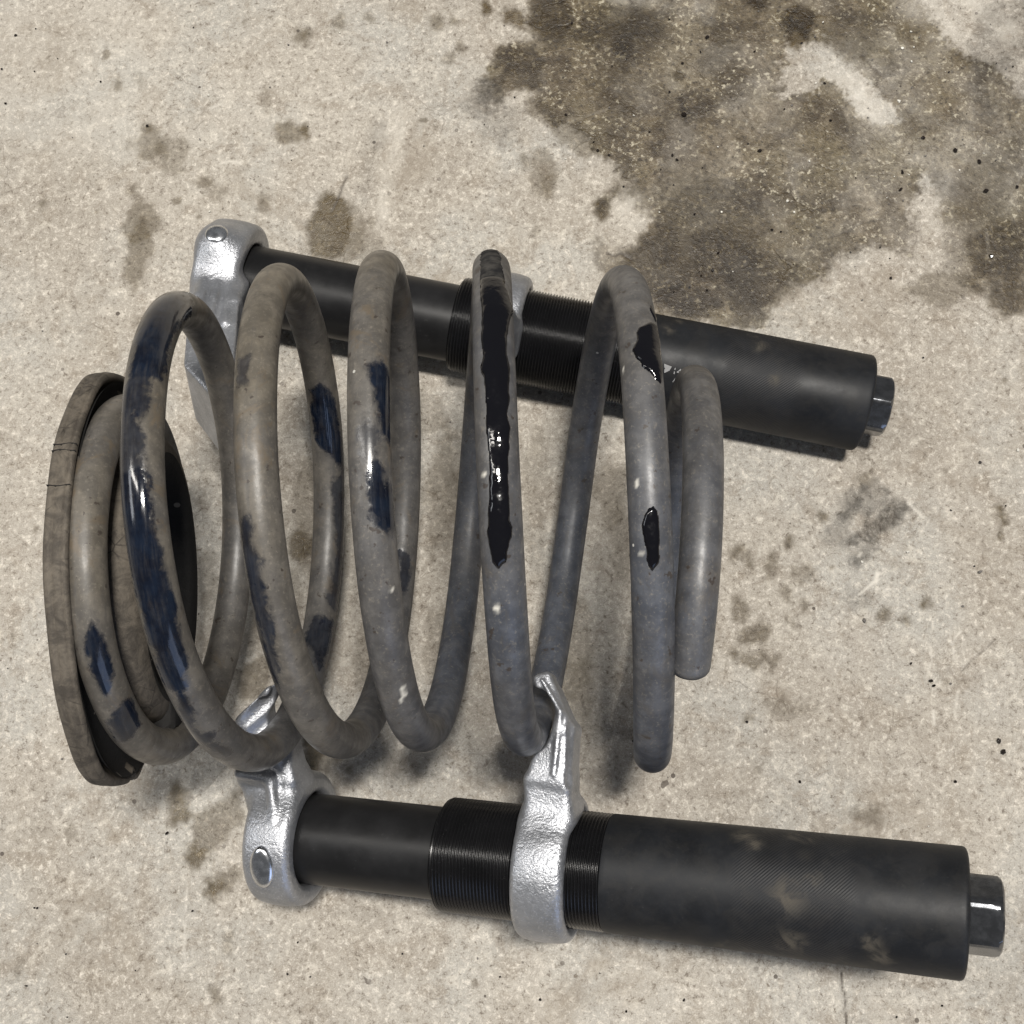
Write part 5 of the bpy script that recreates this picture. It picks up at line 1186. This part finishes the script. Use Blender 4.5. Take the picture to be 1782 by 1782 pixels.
def build_jaw(name, parent, C, T, bore, ro, hw, bars, ribs=(), cuts=(), twire=None, boss=None, lo=None, hi=None, h=.0006, label=None, planes=(), groove=.0003):
    C = np.asarray(C, float)
    T = unit(T)
    pts = [C - .033, C + .033] + [np.asarray(b[i]) for b in bars for i in (0, 1)]
    lo = np.min(pts, 0) - .014
    hi = np.max(pts, 0) + .014
    dims = np.ceil((hi - lo) / h).astype(int) + 1
    g = [lo[i] + np.arange(dims[i]) * h for i in range(3)]
    P = np.stack(np.meshgrid(*g, indexing='ij'), -1).reshape(-1, 3)
    q = P - C
    ax = q @ T
    ra = np.linalg.norm(q - ax[:, None] * T, axis=1)
    rm, rh = (bore + ro) / 2, (ro - bore) / 2
    rd = .0028
    crown = .0012 * (1 - np.clip(np.abs(ax) / hw, 0, 1) ** 2)
    x = np.abs(ax) - hw + rd
    y = np.abs(ra - rm - crown / 2) - rh - crown / 2 + rd
    S = np.hypot(np.maximum(x, 0), np.maximum(y, 0)) + np.minimum(np.maximum(x, y), 0) - rd
    if boss is not None:
        b = np.asarray(boss)
        bd = b - C
        bd = bd - T * (bd @ T)
        S = smin(S, sd_cap(P, C + T * ((b - C) @ T) + unit(bd) * (bore + .003), C + T * ((b - C) @ T) + unit(bd) * (ro - .0065), .0105, .0085), .005)
    for A, B, w0, w1, t0, t1, r, k in bars:
        S = smin(S, sd_taper(P, A, B, T, w0, w1, t0, t1, r), k)
    for A, B, r0, r1, k in cuts:
        S = smax(S, -sd_cap(P, A, B, r0, r1), k)
    for A, B, r0, r1, k in ribs:
        S = smin(S, sd_cap(P, A, B, r0, r1), k)
    S = smax(S, bore - ra, .0008)
    if twire is not None:
        tw = np.linspace(twire - .14, twire + .14, 30)
        wp = wire_at(tw)
        near = np.where(S < .004)[0]
        dmin = np.full(len(near), 9.)
        for i in range(len(wp) - 1):
            dmin = np.minimum(dmin, sd_cap(P[near], wp[i], wp[i + 1], 0, 0))
        S[near] = smax(S[near], (WIRE_R + groove) - dmin, .001)
        for up in (.006, .012, .019):
            wq = wp + np.array([0, 0, up])
            for i in range(0, len(wp) - 2, 2):
                S[near] = smax(S[near], (WIRE_R + .0002) - sd_cap(P[near], wq[i], wq[i + 2], 0, 0), .001)
    for p0, nn in planes:
        nn = unit(nn)
        S = smax(S, (P - np.asarray(p0)) @ nn, .0015)
    S = S.reshape(dims)
    V, F = surface_nets(S, lo, h)
    # keep the largest connected piece
    V2 = V.copy()
    for _ in range(2):   # relax the grid stepping
        acc = np.zeros_like(V2)
        n_ = np.zeros(len(V2))
        for a, b in ((0, 1), (1, 2), (2, 3), (3, 0)):
            np.add.at(acc, F[:, a], V2[F[:, b]])
            np.add.at(acc, F[:, b], V2[F[:, a]])
            np.add.at(n_, F[:, a], 1)
            np.add.at(n_, F[:, b], 1)
        V2 = V2 * .4 + .6 * acc / np.maximum(n_, 1)[:, None]
    o = mesh_obj(name, V2, F, M['silver'], parent)
    if label:
        o['label'] = label
    return o

def rivet_on(parent, p, C, T, R, r, squash=1.0, hgt=.0034):
    p, C, T = np.asarray(p), np.asarray(C), unit(T)
    ax = (p - C) @ T
    d = unit(p - C - T * ax)
    base = C + T * ax + d * (R - .0012)
    prof = [(0, r), (.0011 + .3 * hgt, r), (.0011 + .6 * hgt, r * .93), (.0011 + .8 * hgt, r * .75), (.0011 + .93 * hgt, r * .5), (.0011 + hgt, r * .2), (.0011 + hgt, .0001)]
    V, F = lathe(base, d, prof, 40)
    k = (V - base) @ T
    V = V + (k * (squash - 1))[:, None] * T
    return mesh_obj('rivet', V, F, M['rivet'], parent)

def thread_mesh(A, T, s0, s1, r, pitch=.00134, depth=.0010):
    n = max(2, int(round((s1 - s0) / pitch)))
    pt = (s1 - s0) / n
    prof = []
    for i in range(n):
        for u, k in ((0, 1), (.12, .92), (.38, .08), (.5, 0), (.62, 0), (.88, .92)):
            x = s0 + (i + u) * pt
            prof.append((x, r - depth * k - (.0011 * (1 - min(1, (x - s0) / .0016)) if x - s0 < .0016 else 0)))
    prof.append((s1, r - depth))
    V, F = lathe(A, T, prof, 128)
    return V, F, len(prof)

def build_tool(key, label):
    d = D[key]
    A, B = np.array(d['A']), np.array(d['B'])
    T = unit(B - A)
    P = lambda s: A + T * s
    R = .022
    base = P((d['ring'] + d['end']) / 2).copy()
    base[2] = max(base[2] - R, 0.0)
    root = thing('spring_compressor', label, 'spring compressor', tuple(base))
    ri = .0179
    # inner tube
    s0, s1 = d['ring'] - .0085, d['thr0'] + .004
    prof = [(s0, .0001), (s0, ri - .002), (s0 + .001, ri), (s1, ri)]
    prof = [(s0, ri - .004), (s0, ri - .001), (s0 + .001, ri)] + [(s0 + .001 + (s1 - s0 - .001) * k / 20, ri) for k in range(1, 21)]
    V, F = lathe(A, T, prof, 96, cap=(True, False))
    mesh_obj('inner_tube', V, F, M['tube'], root)
    # threaded sleeve
    V, F, m2 = thread_mesh(A, T, d['thr0'], d['thr1'], R)
    n0 = len(V)
    Vr, Fr = lathe(A, T, [(d['thr0'] - .0001, R - .0018), (d['thr0'] - .0003, R - .0022), (d['thr0'], ri + .0001)], 128)
    V = np.concatenate([V, Vr])
    F = F + [tuple(i + n0 for i in f) for f in Fr] + [(j, n0 + j, n0 + (j + 1) % 128, (j + 1) % 128) for j in range(128)]
    mesh_obj('threaded_sleeve', V, F, M['thread'], root)
    # body tube
    e = d['end']
    s0 = d['thr1'] - .0002
    ns = 90
    prof = [(s0, R - .0012), (s0 + .0003, R - .0002), (s0 + .0008, R)] + [(s0 + .0008 + (e - .0018 - s0 - .0008) * k / ns, R) for k in range(1, ns + 1)]
    prof += [(e - .0010, R - .0002), (e - .0004, R - .0007), (e, R - .0016), (e, R - .006), (e, .0085)]
    fl = .05 if key == 'L' else .006
    V, F = lathe(A, T, prof, 128, lambda ax, ra, an: (ax, ra * (1 + fl * np.clip((ax - s0) / (e - s0), 0, 1))))
    o = mesh_obj('body_tube', V, F, M['body'], root)
    sharp(o, 50)
    me = o.data
    dust = np.zeros(len(V))
    for p, r in d['dust']:
        dd = np.linalg.norm(V - np.array(p), axis=1)
        dust = np.maximum(dust, smooth01(1 - dd / (r * 1.9)))
    set_attr(me, 'dust', dust * .58 + .05)
    sv = (V - A) @ T
    L = e - s0
    set_attr(me, 'knurl', smooth01((sv - (s0 + L * .36)) / .006) * smooth01((s0 + L * .72 - sv) / .006))
    uvl = me.uv_layers.new(name='wrap')
    li = np.zeros(len(me.loops), np.int32)
    me.loops.foreach_get('vertex_index', li)
    an = (np.arange(len(V)) % 128) / 128 * 2 * np.pi
    an = np.where(an > np.pi, an - 2 * np.pi, an)
    uvl.data.foreach_set('uv', np.stack([sv[li], an[li] * R], 1).astype(np.float32).ravel())
    # hexagon nut with chamfered crown
    nl = d['nut'] - e
    rh = .0148
    T_, e1, e2 = frame_of(T)
    rot = d['hexrot']
    na = 192
    aa = np.linspace(0, 2 * np.pi, na, endpoint=False)
    apo = rh * math.cos(math.pi / 6)
    hexr = apo / np.cos((aa - rot + math.pi / 6) % (math.pi / 3) - math.pi / 6)
    vd = (aa - rot) % (math.pi / 3) - math.pi / 6
    hexr = hexr * (1 - .035 * np.exp(-(vd / .07) ** 2))
    rows = []
    for s, cap_r in ((0, rh + .0001), (nl * .55, rh + .0001), (nl * .72, rh * 1.0), (nl * .86, rh * .955), (nl * .95, rh * .90), (nl, rh * .83), (nl, rh * .45), (nl - .003, rh * .42), (nl - .003, .0002)):
        rr = np.minimum(hexr, cap_r)
        if cap_r < apo:
            rr = np.full(na, cap_r)
        rows.append(P(e + s) + rr[:, None] * (np.cos(aa)[:, None] * e1 + np.sin(aa)[:, None] * e2))
    V = np.concatenate(rows)
    F = [(i * na + j, i * na + (j + 1) % na, (i + 1) * na + (j + 1) % na, (i + 1) * na + j) for i in range(len(rows) - 1) for j in range(na)]
    o = mesh_obj('hex_nut', V, F, M['chrome'], root)
    sharp(o, 30)
    # jaws
    C1, C2 = P(d['ring']), P(d['ring2'])
    if key == 'L':
        j1 = build_jaw('fixed_jaw', root, C1, T, .0183, .0262, d['hw'],
            [(C1 + np.array([-.004, .008, .009]), (-.1158, .0230, .0615), .0078, .0128, .0085, .0080, .003, .006),
             ((-.1158, .0220, .0610), (-.1195, .060, .080), .0128, .0080, .0080, .0080, .0025, .004)],
            ribs=[((-.1275, .0226, .0700), (-.1150, .0206, .0712), .0020, .0018, .004), ((-.1150, .0206, .0712), (-.1118, .0050, .0728), .0016, .0008, .003)],
            cuts=[((-.1108, .0045, .0752), (-.1045, .0330, .0790), .0012, .0080, .0015),
                  ((-.1280, .0365, .0815), (-.1075, .0545, .0815), .0046, .0046, .0012), ((-.1240, .0330, .0790), (-.1045, .0500, .0790), .0050, .0050, .0012)],
            planes=[((-.120, .0508, .080), (-.66, .75, .1))],
            twire=1.55, groove=.0024)
        j2 = build_jaw('sliding_jaw', root, C2, T, .0221, .0272, d['hw2'],
            [(C2 + np.array([.001, .016, .014]), (-.0042, .0225, .088), .0095, .0090, .0085, .0085, .003, .006),
             ((-.0035, .018, .087), (.0012, .0400, .090), .0090, .0056, .0090, .0085, .002, .003),
             ((.0012, .036, .090), (-.0060, .0590, .088), .0056, .0034, .0085, .0070, .0015, .003)],
            ribs=[((-.0026, .021, .0972), (.0000, .044, .0985), .0011, .0011, .001), ((.0000, .044, .0985), (-.0070, .0565, .0965), .0011, .0008, .001)],
            cuts=[((.0048, .018, .0985), (.0062, .042, .1000), .0034, .0036, .001)],
            twire=4.53)
        rivet_on(j1, d['rivet'], C1, T, .0268, .0086, .58, .0024)
    else:
        j1 = build_jaw('fixed_jaw', root, C1, T, .0183, .0268, d['hw'],
            [(C1 + np.array([.001, -.012, .012]), (-.1520, .224, .054), .0112, .0110, .0095, .0100, .003, .006),
             ((-.1525, .226, .050), (-.1465, .155, .0690), .0110, .0105, .0110, .0190, .0012, .004)],
            ribs=[((-.1585, .240, .0545), (-.1570, .214, .0675), .0012, .0022, .002), ((-.1520, .240, .0540), (-.1515, .216, .0660), .0010, .0014, .001), ((-.1465, .240, .0520), (-.1445, .216, .0640), .0010, .0022, .002)],
            cuts=[((-.1490, .236, .0575), (-.1480, .212, .0690), .0010, .0034, .001), ((-.1550, .236, .0580), (-.1542, .212, .0700), .0008, .0026, .001)],
            planes=[((-.1532, .1885, .080), (-.74, -.55, .36))],
            boss=d['rivet'], twire=.88)
        j2 = build_jaw('sliding_jaw', root, C2, T, .0221, .0268, d['hw2'],
            [(C2 + np.array([0, -.010, .018]), (-.0265, .2135, .064), .0090, .0075, .0085, .0085, .003, .004),
             ((-.0265, .2145, .062), (-.0262, .198, .094), .0075, .0055, .0085, .0085, .002, .003)],
            twire=3.93)
        rivet_on(j1, d['rivet'], C1, T, .0290, .0055)
    return root, P, T, R

rootU, PU, TU, R0 = build_tool('U', 'black steel spring compressor behind the coil, flat on the wet stained side of the floor')
rootL, PL, TL, _ = build_tool('L', 'nearer black steel spring compressor with its hex nut end raised, in front of the coil')

# faint etched marking on the far tool's body
def etched():
    d = D['U']
    A, T = np.array(d['A']), TU
    p0, p1, p2 = (np.array(q) for q in d['text'])
    def curve_text(body, p, size, nm):
        cu = bpy.data.curves.new(nm, 'FONT')
        cu.body = body
        cu.size = size
        cu.extrude = 0
        ob = bpy.data.objects.new(nm, cu)
        sc.collection.objects.link(ob)
        dg = bpy.context.evaluated_depsgraph_get()
        me = bpy.data.meshes.new_from_object(ob.evaluated_get(dg))
        v = np.array([x.co[:] for x in me.vertices])
        f = [list(q.vertices) for q in me.polygons]
        bpy.data.objects.remove(ob)
        bpy.data.curves.remove(cu)
        bpy.data.meshes.remove(me)
        s = (p - A) @ T
        rad = p - A - T * s
        e = unit(rad)
        side = np.cross(e, T)          # direction of text up
        W = []
        for x, y, _z in v:
            an = y / R0
            W.append(A + T * (s + x) + (R0 + .00006) * (math.cos(an) * e + math.sin(an) * side))
        mesh_obj('etched_mark', W, f, M['etch'], rootU, smooth=False)
    curve_text('140', p0, .0040, 'etched_mark')
    curve_text('A', p2 + T * .001, .0034, 'etched_mark')
    q = [np.array(x) for x in d['emblem']]
    mesh_obj('etched_mark', q, [(0, 1, 2, 3)], M['etch'], rootU, smooth=False)
etched()

# ------------------------------------------------------------------ grit and crumbs on the floor
def build_grit():
    items = [(x, y, r * .72, c) for x, y, r, c in D['grit']]
    rr = np.random.RandomState(3)
    for _ in range(110):
        x, y = rr.uniform(-.3, .25), rr.uniform(-.085, .43)
        items.append((x, y, .00022 + .0004 * rr.rand() ** 2, int(rr.choice([0, 1, 1, 2]))))
    for _ in range(150):
        x, y = rr.uniform(.0, .24), rr.uniform(.24, .42)
        items.append((x, y, .0002 + .0005 * rr.rand() ** 2, int(rr.choice([0, 0, 1, 1, 2]))))
    g = (1 + 5 ** .5) / 2
    ico = np.array([(-1, g, 0), (1, g, 0), (-1, -g, 0), (1, -g, 0), (0, -1, g), (0, 1, g), (0, -1, -g), (0, 1, -g), (g, 0, -1), (g, 0, 1), (-g, 0, -1), (-g, 0, 1)]) / math.sqrt(1 + g * g)
    icf = [(0, 11, 5), (0, 5, 1), (0, 1, 7), (0, 7, 10), (0, 10, 11), (1, 5, 9), (5, 11, 4), (11, 10, 2), (10, 7, 6), (7, 1, 8), (3, 9, 4), (3, 4, 2), (3, 2, 6), (3, 6, 8), (3, 8, 9), (4, 9, 5), (2, 4, 11), (6, 2, 10), (8, 6, 7), (9, 8, 1)]
    V, F, mi = [], [], []
    for x, y, r, c in items:
        k = ico * (1 + rr.uniform(-.3, .3, (12, 1))) * np.array([rr.uniform(.7, 1.3), rr.uniform(.7, 1.3), rr.uniform(.5, .8)]) * r
        an = rr.uniform(0, 6.28)
        ca, sa = math.cos(an), math.sin(an)
        k = np.stack([k[:, 0] * ca - k[:, 1] * sa, k[:, 0] * sa + k[:, 1] * ca, k[:, 2]], 1) + np.array([x, y, r * .2])
        b = len(V)
        V += k.tolist()
        F += [tuple(i + b for i in f) for f in icf]
        mi += [c] * 20
    o = mesh_obj('grit', V, F, [M['g0'], M['g1'], M['g2']], None, smooth=False)
    o.data.polygons.foreach_set('material_index', np.array(mi, np.int32))
    o['kind'] = 'stuff'
    o['label'] = 'loose dark and pale grit scattered over the concrete floor'
    o['category'] = 'grit'
build_grit()
